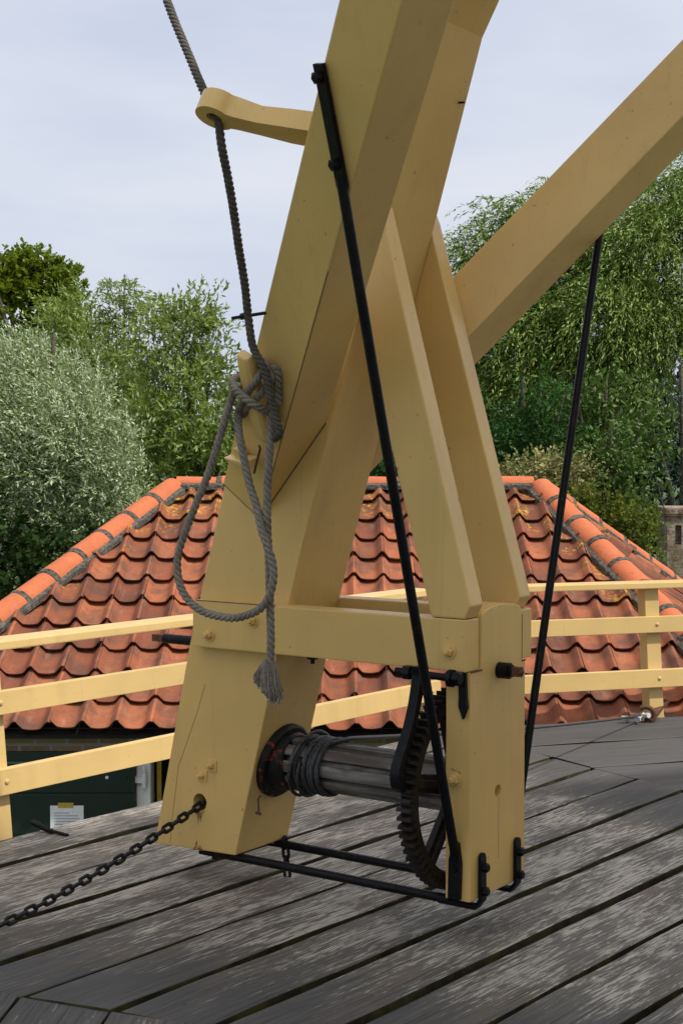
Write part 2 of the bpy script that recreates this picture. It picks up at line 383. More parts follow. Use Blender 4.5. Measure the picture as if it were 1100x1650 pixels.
# ================================================================ THE TAIL POLE WITH ITS WINCH
win = empty('tail_pole_winch', O, ANG)
tag(win, 'cream timber tail pole and braces with a winch frame hanging above the deck', 'winch')
A_P = Vector((.125, 0, 1.448)); A_AX = Vector((.59, -.47, .66)).normalized(); A_W = Vector((-.76, -.04, .65)).normalized(); A_N = Vector((.29, .88, .38))
A_N = A_AX.cross(A_W).normalized() * (1 if A_AX.cross(A_W).dot(A_N) > 0 else -1); A_W = (A_W - A_AX * A_W.dot(A_AX)).normalized()
C_P = Vector((.469, .335, 1.815)); C_AX = Vector((.60, .36, .72)).normalized(); C_W = Vector((-.75, -.05, .66)); C_W = (C_W - C_AX * C_W.dot(C_AX)).normalized()
C_N = C_AX.cross(C_W).normalized(); C_N = C_N if C_N.dot(Vector((-.25, .93, -.25))) > 0 else -C_N
def brace(name, P, ax, w, n, W1, W2, v0, length):
    m = MB(); cs = [P, P + w * W1, P + w * W1 + n * W2, P + n * W2]
    lo = [c + ax * ((v0 - c.y) / ax.y) for c in cs]; hi = [c + ax * length for c in cs]
    m.hexa(lo + hi); return build(name, m, 'cream', win, .006)
# tail pole: front outline, then the narrower upper half
tp = MB(); tp.prism([(-.413, .135), (.003, .150), (.25, 1.10), (.43, 1.72), (.70, 2.58), (.89, 3.20), (1.06, 3.50), (2.45, 7.6), (1.95, 7.6), (.52, 3.22), (.33, 2.6), (.01, 1.77), (-.225, .947)], 0, .335)
build('tail_pole', tp, 'cream', win, .006)
brace('brace', A_P, A_AX, A_W, A_N, .22, .22, -.002, 10.5)
brace('brace', C_P, C_AX, C_W, C_N, .22, .25, .337, 10.5)
# dark seam where the left brace lands: thin dark tubes along the joint, built below
cb = MB(); cb.prism([(-.165, .953), (1.052, .953), (1.052, 1.133), (-.165, 1.133)], -.050, .043); build('cross_beam', cb, 'cream', win, .005)
cb = MB(); cb.prism([(-.165, .955), (1.052, .955), (1.052, 1.135), (-.165, 1.135)], .337, .425); build('cross_beam', cb, 'cream', win, .005)
st = MB(); st.prism([(.913, 1.135), (1.045, 1.135), (1.068, 1.18), (.634, 2.80), (.44, 2.80)], -.048, .041); build('strut', st, 'cream', win, .006)
st = MB(); st.prism([(.90, 1.137), (1.028, 1.137), (1.05, 1.18), (.660, 2.565), (.645, 2.6), (.49, 2.6), (.49, 2.45)], .339, .423); build('strut', st, 'cream', win, .006)
# winch post: rebated behind the cross beams, rounded head, bored for the drum axle
po = MB()
prof = [(-.030, .158), (.362, .158), (.362, .951), (.335, .951), (.335, 1.136)] + [(.19 + .145 * math.cos(t), 1.136 + .034 * math.sin(t)) for t in np.linspace(.25, math.pi - .25, 9)] + [(.045, 1.136), (.045, .951), (-.030, .951)]
po.prism(prof, .962, 1.060, axis=0); post = build('winch_post', po, 'cream', win, .004)
bo = MB(); bo.lathe((1.02, .164, .509), (1, 0, 0), [(0, .023), (.06, .023)], 24)
bob = build('axle_bore', bo, 'cream', win)
md = post.modifiers.new('bore', 'BOOLEAN'); md.object = bob; md.operation = 'DIFFERENCE'
bo2 = MB(); bo2.lathe((-.174, -.05, .334), (0, 1, 0), [(0, .034), (.16, .034)], 20); hol = build('chain_bore', bo2, 'iron', win)
tpo = [c for c in win.children if c.name.startswith('tail_pole')][0]
md = tpo.modifiers.new('bore', 'BOOLEAN'); md.object = hol; md.operation = 'DIFFERENCE'
bpy.context.view_layer.update(); dg = bpy.context.evaluated_depsgraph_get()
for ob in (post, tpo):
    ev = ob.evaluated_get(dg); me2 = bpy.data.meshes.new_from_object(ev); ob.modifiers.clear(); ob.data = me2
for ob in (bob, hol): bpy.data.objects.remove(ob)
b = MB(); b.lathe((-.174, .108, .334), (0, 1, 0), [(0, .0335), (.004, .0335)], 20); build('bore_disc', b, 'iron', win)  # black disc at the bottom of the chain bore
# bolts, nuts, washers
def bolt(p, ax, r=.017, square=False, mat='cream', tail=.012):
    ax = Vector(ax); p = Vector(p); w = MB()
    if square:
        e = ax.orthogonal().normalized(); f = ax.cross(e); rot = .75; a = e * math.cos(rot) + f * math.sin(rot); c = ax.cross(a)
        w.hexa([p + a * sx * r * 1.7 + c * sy * r * 1.7 + ax * h for h in (0, .005) for sx, sy in ((-1, -1), (1, -1), (1, 1), (-1, 1))])
    else: w.lathe(p, ax, [(0, r * 1.45), (.004, r * 1.45)], 20)
    w.lathe(p + ax * .005, ax, [(0, r), (.013, r), (.016, r * .85)], 6, random.random())
    w.lathe(p + ax * .020, ax, [(0, r * .55), (tail, r * .55), (tail + .003, r * .4)], 12)
    return build('bolt', w, mat, win, 0)
for p in ((-.079, -.050, 1.004), (.134, -.050, 1.072), (.988, -.050, 1.021)): bolt(p, (0, -1, 0), .018)
bolt((1.0, -.030, .578), (0, -1, 0), .020)
for p in ((-.158, 0, .441), (-.110, 0, .486)): bolt(p, (0, -1, 0), .013, True)
# crank shaft running between the cross beams, squared at both ends
sh = MB(); sh.tube([(-.50, .165, .938), (1.085, .165, .938)], .020, 16); sh.tube([(1.062, .165, .938), (1.105, .165, .938)], .029, 16)
sh.tube([(1.105, .165, .938), (1.118, .165, .938)], .021, 14); build('crank_shaft', sh, 'iron', win, 0, .6)
sq = MB(); sq.hexa([(x, .165 + a * .016, .938 + c * .016) for x in (1.118, 1.150) for a, c in ((-1, -1), (1, -1), (1, 1), (-1, 1))]); sq.lathe((1.150, .165, .938), (1, 0, 0), [(0, .0226), (.010, .004)], 4, math.pi / 4)
build('crank_square', sq, 'rust', win, .002); sq = MB(); sq.hexa([(x, .165 + a * .014, .938 + c * .014) for x in (-.56, -.50) for a, c in ((-1, -1), (1, -1), (1, 1), (-1, 1))]); build('crank_square', sq, 'rust', win, .002)
pn = MB(); pn.lathe((.875, .165, .938), (1, 0, 0), [(0, .05), (.075, .05)], 24); build('pinion', pn, 'gear', win)
# drum with grooved staves
AXZ = .508; AXV = .165
dr = MB(); prof = []
N = 9
for k in range(N):
    q = 2 * math.pi * k / N + .35; w = 2 * math.pi / N
    for f, r in ((-.33, .096), (-.12, .098), (.12, .098), (.33, .096), (.37, .072), (.63, .072)):
        prof.append((AXV + r * math.cos(q + f * w), AXZ + r * math.sin(q + f * w)))
dr.prism(prof, .10, .905, axis=0); drm = build('drum', dr, 'drum', win, 0)
fl = MB(); s_ = Vector((1, 0, -.26)).normalized()
fl.lathe((.098, AXV, AXZ), s_, [(0, .148), (.022, .148), (.030, .140), (.030, .112)], 40); fl.lathe((.12, AXV, AXZ), (1, 0, 0), [(0, .118), (.05, .112), (.06, .102)], 40)
build('drum_flange', fl, 'flange', win, 0, .5)
# gear wheel
gw = MB(); GR = .360; GT = 70; rim = []
ga, gb = .868, .924
ring = []
for k in range(GT):
    q = 2 * math.pi / GT
    for f, r in ((.0, GR - .024), (.28, GR - .022), (.40, GR + .004), (.74, GR + .008), (.86, GR - .022)):
        ring.append((math.cos((k + f) * q) * r, math.sin((k + f) * q) * r))
inner = [(x / math.hypot(x, y) * (GR - .050), y / math.hypot(x, y) * (GR - .050)) for x, y in ring]
n = len(ring); vv = [(u, AXV + x, AXZ + y) for u in (ga, gb) for (x, y) in ring + inner]
ff = []
for i in range(n):
    j = (i + 1) % n
    ff += [(i, j, 2 * n + j, 2 * n + i), (n + i, 3 * n + i, 3 * n + j, n + j), (i, n + i, n + j, j), (2 * n + i, 2 * n + j, 3 * n + j, 3 * n + i)]
gw.add(vv, ff); gear = build('gear_wheel', gw, 'gear', win, 0)
hb = MB(); hb.lathe((.868, AXV, AXZ), (1, 0, 0), [(0, .075), (.085, .075)], 28); hb.lathe((.85, AXV, AXZ), (1, 0, 0), [(0, .05), (.11, .05)], 24); build('hub', hb, 'gear', gear, 0, .6)
for k in range(6):
    q = R(48 + 60 * k); d = Vector((0, math.cos(q), math.sin(q))); t = Vector((0, -d.z, d.y)); c = Vector((.898, AXV, AXZ)); s = MB()
    for w0, w1, u0, u1 in ((.036, .024, -.012, .012), (.013, .011, -.026, .026)):
        s.hexa([c + d * .06 - t * w0 + Vector((u0, 0, 0)), c + d * .06 + t * w0 + Vector((u0, 0, 0)), c + d * .06 + t * w0 + Vector((u1, 0, 0)), c + d * .06 - t * w0 + Vector((u1, 0, 0)),
                c + d * .316 - t * w1 * 1.3 + Vector((u0, 0, 0)), c + d * .316 + t * w1 * 1.3 + Vector((u0, 0, 0)), c + d * .316 + t * w1 * 1.3 + Vector((u1, 0, 0)), c + d * .316 - t * w1 * 1.3 + Vector((u1, 0, 0))])
    build('spoke', s, 'gear', gear, .003)
# pawl and its pin
pp = MB(); pp.tube([(.79, -.080, .942), (1.05, -.080, .934)], .013, 14); pp.lathe((.825, -.080, .941), (1, 0, -.02), [(0, .026), (.028, .026)], 6, .3); pp.lathe((1.005, -.080, .935), (1, 0, -.02), [(0, .030), (.016, .030)], 24)
build('pawl_pin', pp, 'iron', win, 0, .6)
pb = MB(); pb.lathe((1.020, -.080, .935), (1, 0, -.02), [(0, .026), (.026, .026), (.03, .02)], 6, .2); pb.prism([(1.020, .95), (1.048, .95), (1.052, .86), (1.056, .835), (1.038, .79), (1.020, .835), (1.022, .87)], -.048, -.0325)
pb.bar((1.034, -.030, .935), (1.034, -.09, .935), .02, .03); build('pawl_bracket', pb, 'iron', win, .002)
pw = MB(); path = spline([(-.080, .955), (-.085, .90), (-.115, .82), (-.160, .73), (-.203, .66), (-.222, .605), (-.205, .560), (-.172, .545)], 5)if False else None
pts = [Vector((p[0], p[1], 0)) for p in ((-.080, .965), (-.084, .92), (-.108, .84), (-.146, .75), (-.188, .68), (-.214, .625), (-.206, .582), (-.172, .560))]
cen = spline(pts, 5); wid = np.interp(np.linspace(0, 1, len(cen)), [0, .1, .3, .6, .85, 1], [.024, .019, .014, .017, .026, .015])
lf = []; rt = []
for i, p in enumerate(cen):
    t = (cen[min(i + 1, len(cen) - 1)] - cen[max(0, i - 1)]).normalized(); nn = Vector((-t.y, t.x, 0)); lf.append(p + nn * wid[i]); rt.append(p - nn * wid[i])
k = len(cen); vv = [(u, p.x, p.y) for u in (.866, .902) for p in lf + rt]
ff = []
for i in range(k - 1): ff += [(i, i + 1, k + i + 1, k + i), (2 * k + i, 3 * k + i, 3 * k + i + 1, 2 * k + i + 1), (i, 2 * k + i, 2 * k + i + 1, i + 1), (k + i, k + i + 1, 3 * k + i + 1, 3 * k + i)]
ff += [(0, k, 3 * k, 2 * k), (k - 1, 3 * k - 1, 4 * k - 1, 2 * k - 1)]
pw.add(vv, ff); build('pawl', pw, 'iron', win, .003)
# iron rods under the frame with upturned straps and bolts on the post
for v in (.038, .292):
    rd = MB(); rd.tube([(-.02, v, .133), (.94, v, .133)], .0165, 14); rd.box((-.20, v - .016, .120), (-.02, v + .016, .132)); rd.lathe((-.13, v, .108), (0, 0, 1), [(0, .013), (.012, .013)], 6)
    build('tie_rod', rd, 'iron', win, 0, .6)
    sp = MB(); sp.prism([(.90, .133), (1.045, .133), (1.0635, .158), (1.0635, .300), (1.075, .300), (1.0765, .152), (1.050, .118), (.90, .118)], v - .019, v + .019); sp.lathe((1.0635, v, .300), (1, 0, 0), [(0, .019), (.011, .019)], 20)
    h = build('post_strap', sp, 'iron', win, .002)
    for z in (.185, .268):
        q = MB(); q.lathe((1.076, v, z), (1, 0, 0), [(0, .016), (.016, .016), (.019, .012)], 6, .4); build('bolt', q, 'iron', h)
# long stays from the braces down to the winch post
s1 = MB(); n_ = Vector((-.278, -.882, -.380)); off = n_ * .013
top = Vector((1.056, -.888, 2.828)) + off; bend = Vector((1.034, -.737, 2.497)) + off
s1.bar(top, bend, .042, .014, up=n_); s1.tube([bend + (top - bend).normalized() * .03, (1.012, -.062, .36)], .0168, 14); s1.tube([(1.012, -.062, .37), (1.008, -.048, .30)], [.0168, .012], 14)
s1.prism([(.982, .165), (1.028, .165), (1.032, .29), (1.022, .36), (1.003, .37), (.985, .30)], -.049, -.0325)
stay = build('stay_rod', s1, 'iron', win, 0, .6)
for p in (top.lerp(bend, .10), top.lerp(bend, .80)):
    q = MB(); q.lathe(p + n_ * .008, n_, [(0, .019), (.017, .019), (.021, .013)], 6, .2); build('bolt', q, 'iron', stay)
q = MB(); q.lathe((1.006, -.049, .272), (0, -1, 0), [(0, .014), (.010, .014)], 6); build('bolt', q, 'iron', stay)
s2 = MB(); e0 = Vector((1.050, .990, 2.59)); s2.tube([e0, (1.006, .402, .34)], .0155, 14); s2.bar(e0 + C_W * .12 + C_AX * .12, e0 - C_W * .01 - C_AX * .01, .05, .014, up=C_N); s2.prism([(.982, .17), (1.03, .17), (1.03, .36), (.985, .36)], .3645, .381)
build('stay_rod', s2, 'iron', win, 0, .6)
# rope guide arm: a ring of wood on a curved arm
ar = MB(); H = Vector((.25, .47, .84)).normalized(); Lx = Vector((.610, -.822, 2.766)) - Vector((.965, -.69, 2.670)); Lx.normalize(); H = (H - Lx * H.dot(Lx)).normalized(); Y = H.cross(Lx).normalized()
rc = Vector((.610, -.822, 2.766)); base = Vector((.965, -.69, 2.670))
ln = (rc - base).dot(Lx)
outl = []
rr_ = .062
for t in np.linspace(-2.45, 2.45, 22): outl.append((ln + rr_ * math.cos(t), rr_ * math.sin(t)))
outl += [(ln - .075, .036), (ln - .15, .036), (ln - .25, .045), (0, .050), (-.03, .050), (-.03, -.050), (0, -.050), (ln - .25, -.045), (ln - .15, -.036), (ln - .075, -.036)]
hole = [(ln + .026 * math.cos(t), .026 * math.sin(t)) for t in np.linspace(0, 2 * math.pi, 16, endpoint=False)]
def arm_mesh():
    bm = bmesh.new()
    def lev(hf, pts): return [bm.verts.new(base + Lx * x + Y * y + H * hf(x)) for x, y in pts]
    lo_f = lambda x: -.034 - .006 * math.sin(max(0, min(1, x / ln)) * math.pi) ; hi_f = lambda x: .034 if x > ln - .07 else .034 - .014 * min(1, (ln - .07 - x) / .05) + .014 * max(0, 1 - x / .25)
    A1, B1 = lev(lo_f, outl), lev(hi_f, outl); A2, B2 = lev(lo_f, hole), lev(hi_f, hole)
    for A_, B_ in ((A1, B1), (A2, B2)):
        for i in range(len(A_)): bm.faces.new((A_[i], A_[(i + 1) % len(A_)], B_[(i + 1) % len(A_)], B_[i]))
    for ring_o, ring_i in ((A1, A2), (B1, B2)):
        es = [bm.edges.get((r_[i], r_[(i + 1) % len(r_)])) for r_ in (ring_o, ring_i) for i in range(len(r_))]
        bmesh.ops.triangle_fill(bm, use_beauty=True, use_dissolve=False, edges=es)
    bmesh.ops.recalc_face_normals(bm, faces=bm.faces)
    me = bpy.data.meshes.new('rope_guide'); bm.to_mesh(me); bm.free(); smooth_by_angle(me, .7); me.materials.append(M['cream']); o = bpy.data.objects.new('rope_guide', me); col.objects.link(o); o.parent = win
arm_mesh()
# belaying cleat, wedge and key on the left brace
cl = MB(); c0 = Vector((.408, -.440, 2.035)); c1 = Vector((.322, -.215, 1.755)); ax_ = (c0 - c1).normalized(); wd = Vector((.88, -.15, -.40)); wd = (wd - ax_ * wd.dot(ax_)).normalized(); td = ax_.cross(wd).normalized()
for_ = [(0, .042, .020), (.12, .048, .024), (.45, .040, .026), (.75, .036, .028), (.97, .032, .022), (1.0, .028, .017)]
vv = []
for f, w, t in for_:
    p = c1.lerp(c0, f)
    for sx, sy in ((-1, -.6), (-.6, -1), (.6, -1), (1, -.6), (1, .6), (.6, 1), (-.6, 1), (-1, .6)): vv.append(p + wd * sx * w + td * sy * t)
m = len(for_); cl.add(vv, [(i * 8 + k, i * 8 + (k + 1) % 8, i * 8 + 8 + (k + 1) % 8, i * 8 + 8 + k) for i in range(m - 1) for k in range(8)] + [tuple(range(8))[::-1], tuple(range((m - 1) * 8, m * 8))]); build('belaying_cleat', cl, 'cream', win, .003, .9)
cb_ = MB(); cb_.hexa([c1 + ax_ * .05 + wd * sx * .028 + Vector((.01, .09, .0)) * q for q in (0, 1) for sx in (-1, 1)] + [c1 + ax_ * .12 + wd * sx * .028 + Vector((.01, .09, .0)) * q for q in (0, 1) for sx in (-1, 1)]); build('cleat_foot', MB().add(cb_.v, [(0, 1, 3, 2), (4, 6, 7, 5), (0, 4, 5, 1), (2, 3, 7, 6), (0, 2, 6, 4), (1, 5, 7, 3)]), 'cream', win)
fa = Vector((-.278, -.882, -.380))
wg = MB(); p_ = Vector((.150, -.118, 1.712)); wg.lathe(p_ - fa * .01, fa, [(0, .027), (.045, .023), (.05, .019)], 16); build('wooden_peg', wg, 'cream', win, 0, .6)
a_ = Vector((.050, -.090, 1.688)); b_ = Vector((.255, -.185, 1.672)); d_ = (b_ - a_).normalized(); h_ = fa.cross(d_).normalized(); h_ = h_ if h_.z > 0 else -h_
wg = MB(); wg.hexa([a_ - h_ * .004 - fa * .02, a_ - h_ * .004 + fa * .022, a_ + h_ * .004 + fa * .022, a_ + h_ * .004 - fa * .02, b_ - h_ * .011 - fa * .02, b_ - h_ * .011 + fa * .05, b_ + h_ * .011 + fa * .05, b_ + h_ * .011 - fa * .02]); build('wedge', wg, 'cream', win, .002)
ky = MB(); ky.tube([(.270, -.185, 1.725), (.290, -.205, 1.715), (.278, -.205, 1.68), (.238, -.175, 1.628)], .0045, 8); build('wedge_key', ky, 'rust', win)
nl = MB(); nl.tube([(.52, -.425, 2.176), (.33, -.41, 2.165)], .006, 8); nl.tube([(.41, -.417, 2.170), (.375, -.415, 2.168)], .012, 8); build('iron_pin', nl, 'iron', win)
nl = MB(); nl.tube([(.104, .03, .392), (.118, -.004, .385), (.122, -.004, .335)], .0035, 6); nl.tube([(.112, -.01, .335), (.135, -.01, .332)], .006, 6); build('wire_hook', nl, 'rust', win)
nb = MB(); nb.lathe((.372, .0, .953), (0, 0, -1), [(0, .022), (.012, .022), (.013, .008), (.03, .008)], 10); build('bolt', nb, 'iron', win)
pl = MB(); e1 = Vector((.222, .12, .985)); pl.hexa([(.185 + .27 * (z - .93) + .01, v, z) for z, v in ((.895, .09), (.895, .19), (.922, .19), (.922, .09))] + [(.185 + .27 * (z - .93) + .006, v, z) for z, v in ((.895, .09), (.895, .19), (.922, .19), (.922, .09))]); build('name_plate', pl, 'cream', win)

def stain(polys, name='rust_stain'):
    m = MB()
    for pts in polys: m.add([(u, -.0006, z) for u, z in pts], [tuple(range(len(pts)))])
    build(name, m, 'stain', win)
M['stain'] = (lambda m: (m.base(m.mix(m.ramp(m.noise(60, 4, .7), [(.40, 0.0), (.6, 1.0)]), (.10, .06, .025), (.40, .26, .09))), m.m)[1])(Mat('rust run on paint', .8))
stain([[(-.205, .325), (-.195, .30), (-.188, .28), (-.183, .24), (-.178, .275), (-.168, .255), (-.163, .285), (-.148, .305), (-.142, .33), (-.150, .302), (-.174, .296), (-.198, .303)]])
stain([[(-.215, .1405), (-.20, .155), (-.192, .185), (-.186, .16), (-.17, .165), (-.165, .152), (-.15, .146), (-.148, .1445)]])
def seam(pts, rr=.0028):
    m = MB(); m.tube([Vector(p) for p in pts], rr, 6); return m
sm = seam([A_P + A_AX * .10 + Vector((.0, -.001, 0)), A_P + A_AX * .9, A_P + A_AX * 1.25], .0016); build('weathered_edge', sm, 'gap', win)
ra = A_P + A_N * .22; ra = ra + A_AX * ((-.003 - ra.y) / A_AX.y); mb_ = A_P + A_AX * ((-.003 - A_P.y) / A_AX.y); la = A_P + A_W * .22; la = la + A_AX * ((-.003 - la.y) / A_AX.y)
build('joint_gap', seam([mb_, ra], .0022), 'gap', win); build('joint_gap', seam([la, mb_], .0012), 'gap', win)
build('joint_gap', seam([(.572, .336, 2.262), (.645, .336, 2.56)], .005), 'gap', win)
build('joint_gap', seam([(-.15, -.0505, 1.1335), (.24, -.0505, 1.1335)], .0016), 'gap', win)
build('joint_gap', seam([(1.0605, -.031, .9515), (1.0615, .045, .9525)], .003), 'gap', win)
build('joint_gap', seam([(1.0605, .336, .953), (1.0605, .336, 1.12)], .0012), 'gap', win); build('joint_gap', seam([(1.0605, .335, .952), (1.0605, .362, .952)], .003), 'gap', win)
build('drying_crack', seam([(-.145, -.0002, .80), (-.185, -.0002, .69), (-.245, -.0002, .55), (-.285, -.0002, .46), (-.30, -.0002, .36), (-.318, -.0002, .25), (-.33, -.0002, .15)], .0011), 'crack', win)
build('drying_crack', seam([(1.0602, .170, .49), (1.0602, .166, .40), (1.0602, .168, .27)], .0007), 'crack', win)
build('drying_crack', seam([(.985, -.0302, .615), (1.0, -.0302, .607), (1.022, -.0302, .603)], .003), 'crack', win)
nl = MB(); nl.tube([(.79, .28, 2.97), (.842, .29, 2.967)], .004, 8); build('iron_pin', nl, 'iron', win)
# ================================================================ ropes and chains (separate things hung on the winch)
rp = empty('hemp_rope', LM @ Vector((.41, -.30, .84)), ANG); tag(rp, 'weathered grey hemp rope running through the wooden guide and belayed on the cleat', 'rope')
RL = rp.matrix_world
ro = Vector((.41, -.30, .84))
def rel(pts): return [Vector(p) - ro for p in pts]
MAIN = [(.543, -.999, 3.102), (.559, -.967, 3.015), (.584, -.924, 2.909), (.608, -.884, 2.805), (.622, -.849, 2.736), (.603, -.795, 2.657), (.575, -.728, 2.564), (.545, -.663, 2.468), (.513, -.599, 2.368), (.483, -.533, 2.265), (.456, -.48, 2.159), (.448, -.445, 2.06), (.478, -.431, 1.994), (.481, -.403, 1.928), (.478, -.373, 1.859), (.479, -.346, 1.796), (.474, -.334, 1.765), (.424, -.300, 1.750), (.385, -.26, 1.766), (.386, -.255, 1.809)]
MAIN = [(-.12, -.50, 3.80), (.10, -.61, 3.48), (.208, -.659, 3.329), (.275, -.698, 3.226), (.351, -.73, 3.105), (.444, -.763, 2.965), (.535, -.797, 2.832), (.606, -.822, 2.752)] + MAIN[5:]
m_ = MB(); twisted(m_, rel(MAIN), .0148, 3, .055); fuzz(m_, rel(MAIN), .0148, 900); build('standing_part', m_, 'rope_dark', rp, 0, 1.2)
S2 = [(.185, -.202, 1.821), (.237, -.263, 1.846), (.328, -.348, 1.884), (.401, -.391, 1.93), (.451, -.406, 1.968), (.468, -.4, 1.995), (.424, -.371, 2.013), (.385, -.354, 2.0), (.382, -.339, 1.969)]
S3 = [(.239, -.238, 1.838), (.34, -.328, 1.869), (.404, -.36, 1.897), (.445, -.365, 1.93), (.466, -.363, 1.963), (.475, -.366, 1.993), (.482, -.350, 1.970), (.462, -.325, 1.924), (.445, -.300, 1.872)]
S4 = [(.4, -.262, 1.826), (.414, -.317, 1.842), (.422, -.37, 1.854), (.405, -.405, 1.875), (.366, -.410, 1.901), (.325, -.392, 1.926), (.281, -.350, 1.95), (.262, -.301, 1.968), (.286, -.285, 1.963)]
S5 = [(.30, -.275, 1.937), (.278, -.305, 1.932), (.256, -.318, 1.906), (.243, -.33, 1.849), (.217, -.333, 1.777), (.186, -.337, 1.689), (.148, -.34, 1.6), (.1, -.34, 1.511), (.053, -.339, 1.42), (.019, -.339, 1.34), (.012, -.338, 1.272), (.029, -.338, 1.21), (.07, -.337, 1.162), (.128, -.337, 1.132), (.197, -.336, 1.119), (.276, -.336, 1.117), (.343, -.335, 1.134), (.393, -.335, 1.159), (.428, -.334, 1.2), (.447, -.334, 1.259), (.446, -.336, 1.317), (.43, -.345, 1.377), (.402, -.345, 1.441), (.372, -.332, 1.516), (.344, -.331, 1.581), (.325, -.331, 1.646), (.308, -.33, 1.711), (.284, -.32, 1.776), (.255, -.285, 1.833), (.269, -.275, 1.865), (.292, -.265, 1.887)]
S6 = [(.392, -.28, 1.873), (.427, -.32, 1.84), (.425, -.318, 1.786), (.425, -.325, 1.7), (.416, -.325, 1.592), (.409, -.318, 1.462), (.404, -.303, 1.332), (.404, -.298, 1.2), (.409, -.3, 1.092), (.409, -.3, 1.015), (.403, -.3, .950)]
for nm, pts in (('cleat_turn', S2), ('cleat_turn', S3), ('cleat_turn', S4), ('hanging_loop', S5), ('tail_end', S6)):
    m_ = MB(); twisted(m_, rel(pts), .0152, 3, .070); fuzz(m_, rel(pts), .0152, 60 * len(pts) // 3); o = build(nm, m_, 'rope', rp, 0, 1.2)
fr = MB(); rnd = random.Random(3)
strands = [[(.395, -.302, .975), (.382, -.305, .945), (.372, -.308, .915), (.368, -.306, .885)], [(.402, -.304, .975), (.408, -.308, .94), (.414, -.310, .90), (.420, -.308, .862), (.424, -.306, .838)], [(.410, -.298, .975), (.425, -.298, .94), (.432, -.299, .905), (.436, -.300, .872), (.440, -.300, .846)], [(.400, -.310, .97), (.396, -.318, .93), (.398, -.318, .89), (.408, -.314, .855)], [(.388, -.300, .97), (.370, -.302, .945), (.358, -.304, .92), (.356, -.304, .895)]]
for s in strands:
    q = rel(s)
    for k in range(60):
        j = Vector((rnd.gauss(0, .0045), rnd.gauss(0, .0045), rnd.gauss(0, .004))); a = rnd.random() * .4
        pts = [p + j * (0.5 + .35 * i) + Vector((rnd.gauss(0, .0025), rnd.gauss(0, .0025), 0)) for i, p in enumerate(q)]
        if rnd.random() < .25: pts[-1] += Vector((rnd.gauss(0, .010), rnd.gauss(0, .01), rnd.gauss(0, .010)))
        fr.tube(spline(pts, 3), .0022, 4)
build('frayed_end', fr, 'rope', rp)

# wire rope: turns on the drum, then out to the shackle on the deck edge
SHK = Vector((1.885, 9.33, .045))
wr = MB(); pts = []
turns = 10.2
for i in range(int(turns * 28) + 1):
    t = i / 28; u = .220 + .0122 * t + (.022 if t > 3.2 else 0) * min(1, max(0, t - 3.2) * 2) + .004 * math.sin(t * 2.3); r = .107 + .002 * math.sin(t * 5.1 + 1)
    q = -2 * math.pi * t + math.pi / 2
    pts.append(LM @ Vector((u + .016 * math.sin(q + 1.0) * (1 if t < 2.5 else .5), AXV + r * math.cos(q), AXZ + r * math.sin(q))))
pts2 = []
for i in range(int(1.7 * 28) + 1):
    t = i / 28; q = -2 * math.pi * t + .9; r = .119 + .008 * math.sin(t * 1.9)
    pts2.append(LM @ Vector((.215 + .035 * t + .022 * math.sin(q), AXV + r * math.cos(q), AXZ + r * math.sin(q))))
def strandwire(mb, P, r):
    P_, ds = resample(P, .006); t = (P_[1] - P_[0]).normalized(); a = t.orthogonal().normalized(); fr = []
    for i, p in enumerate(P_):
        t = (P_[min(i + 1, len(P_) - 1)] - P_[max(i - 1, 0)]).normalized(); a = (a - t * a.dot(t)).normalized(); fr.append((p, a.copy(), t.cross(a)))
    for k in range(5):
        mb.tube([p + (a * math.cos(2 * math.pi * (k / 5 - i * ds / .055)) + b_ * math.sin(2 * math.pi * (k / 5 - i * ds / .055))) * r * .66 for i, (p, a, b_) in enumerate(fr)], r * .40, 5)
strandwire(wr, pts, .0070); strandwire(wr, pts2, .0070)
p_top = LM @ Vector((.41, AXV + .02, AXZ + .112)); run = [p_top.lerp(SHK, f) - Vector((0, 0, .018 * math.sin(f * math.pi))) for f in np.linspace(0, 1, 20)]
wr.tube([LM @ Vector((.375, AXV - .05, AXZ + .10))] + run, .0085, 8)
tag(build('wire_rope', wr, 'wire', None, 0, 1.2), 'steel wire rope coiled on the winch drum and stretched to the deck edge', 'cable')

# chains
def link_mesh(L_, W, r):
    pts = []
    s = (L_ - W) / 2; R_ = W / 2 - r
    for k in range(20):
        t = 2 * math.pi * k / 20; x = (s if math.cos(t) > 0 else -s) + R_ * math.cos(t); pts.append(Vector((x, R_ * math.sin(t), 0)))
    n = 8; V = []; N_ = len(pts)
    for i, p in enumerate(pts):
        t = (pts[(i + 1) % N_] - pts[i - 1]).normalized(); a = Vector((0, 0, 1)); b = t.cross(a)
        for k in range(n): q = 2 * math.pi * k / n; V.append(p + (a * math.cos(q) + b * math.sin(q)) * r)
    F = [(i * n + k, i * n + (k + 1) % n, ((i + 1) % N_) * n + (k + 1) % n, ((i + 1) % N_) * n + k) for i in range(N_) for k in range(n)]
    me = bpy.data.meshes.new('link'); me.from_pydata(V, [], F); bm = bmesh.new(); bm.from_mesh(me); bmesh.ops.recalc_face_normals(bm, faces=bm.faces); bm.to_mesh(me); bm.free()
    smooth_by_angle(me, 1.5); me.materials.append(M['chain']); return me
def chain(name, label, path, pitch, me, grp=None):
    P, ds = resample([Vector(p) for p in path], pitch); root = empty(name, P[-1]); tag(root, label, 'chain')
    for i in range(len(P) - 1):
        o = bpy.data.objects.new('link', me); col.objects.link(o); o.parent = root
        d = (P[i + 1] - P[i]).normalized(); q = d.to_track_quat('X', 'Z'); o.rotation_mode = 'QUATERNION'
        from mathutils import Quaternion
        o.rotation_quaternion = q @ Quaternion((1, 0, 0), R(25 + 90 * (i % 2) + random.uniform(-8, 8))); o.location = (P[i] + P[i + 1]) / 2 - P[-1]
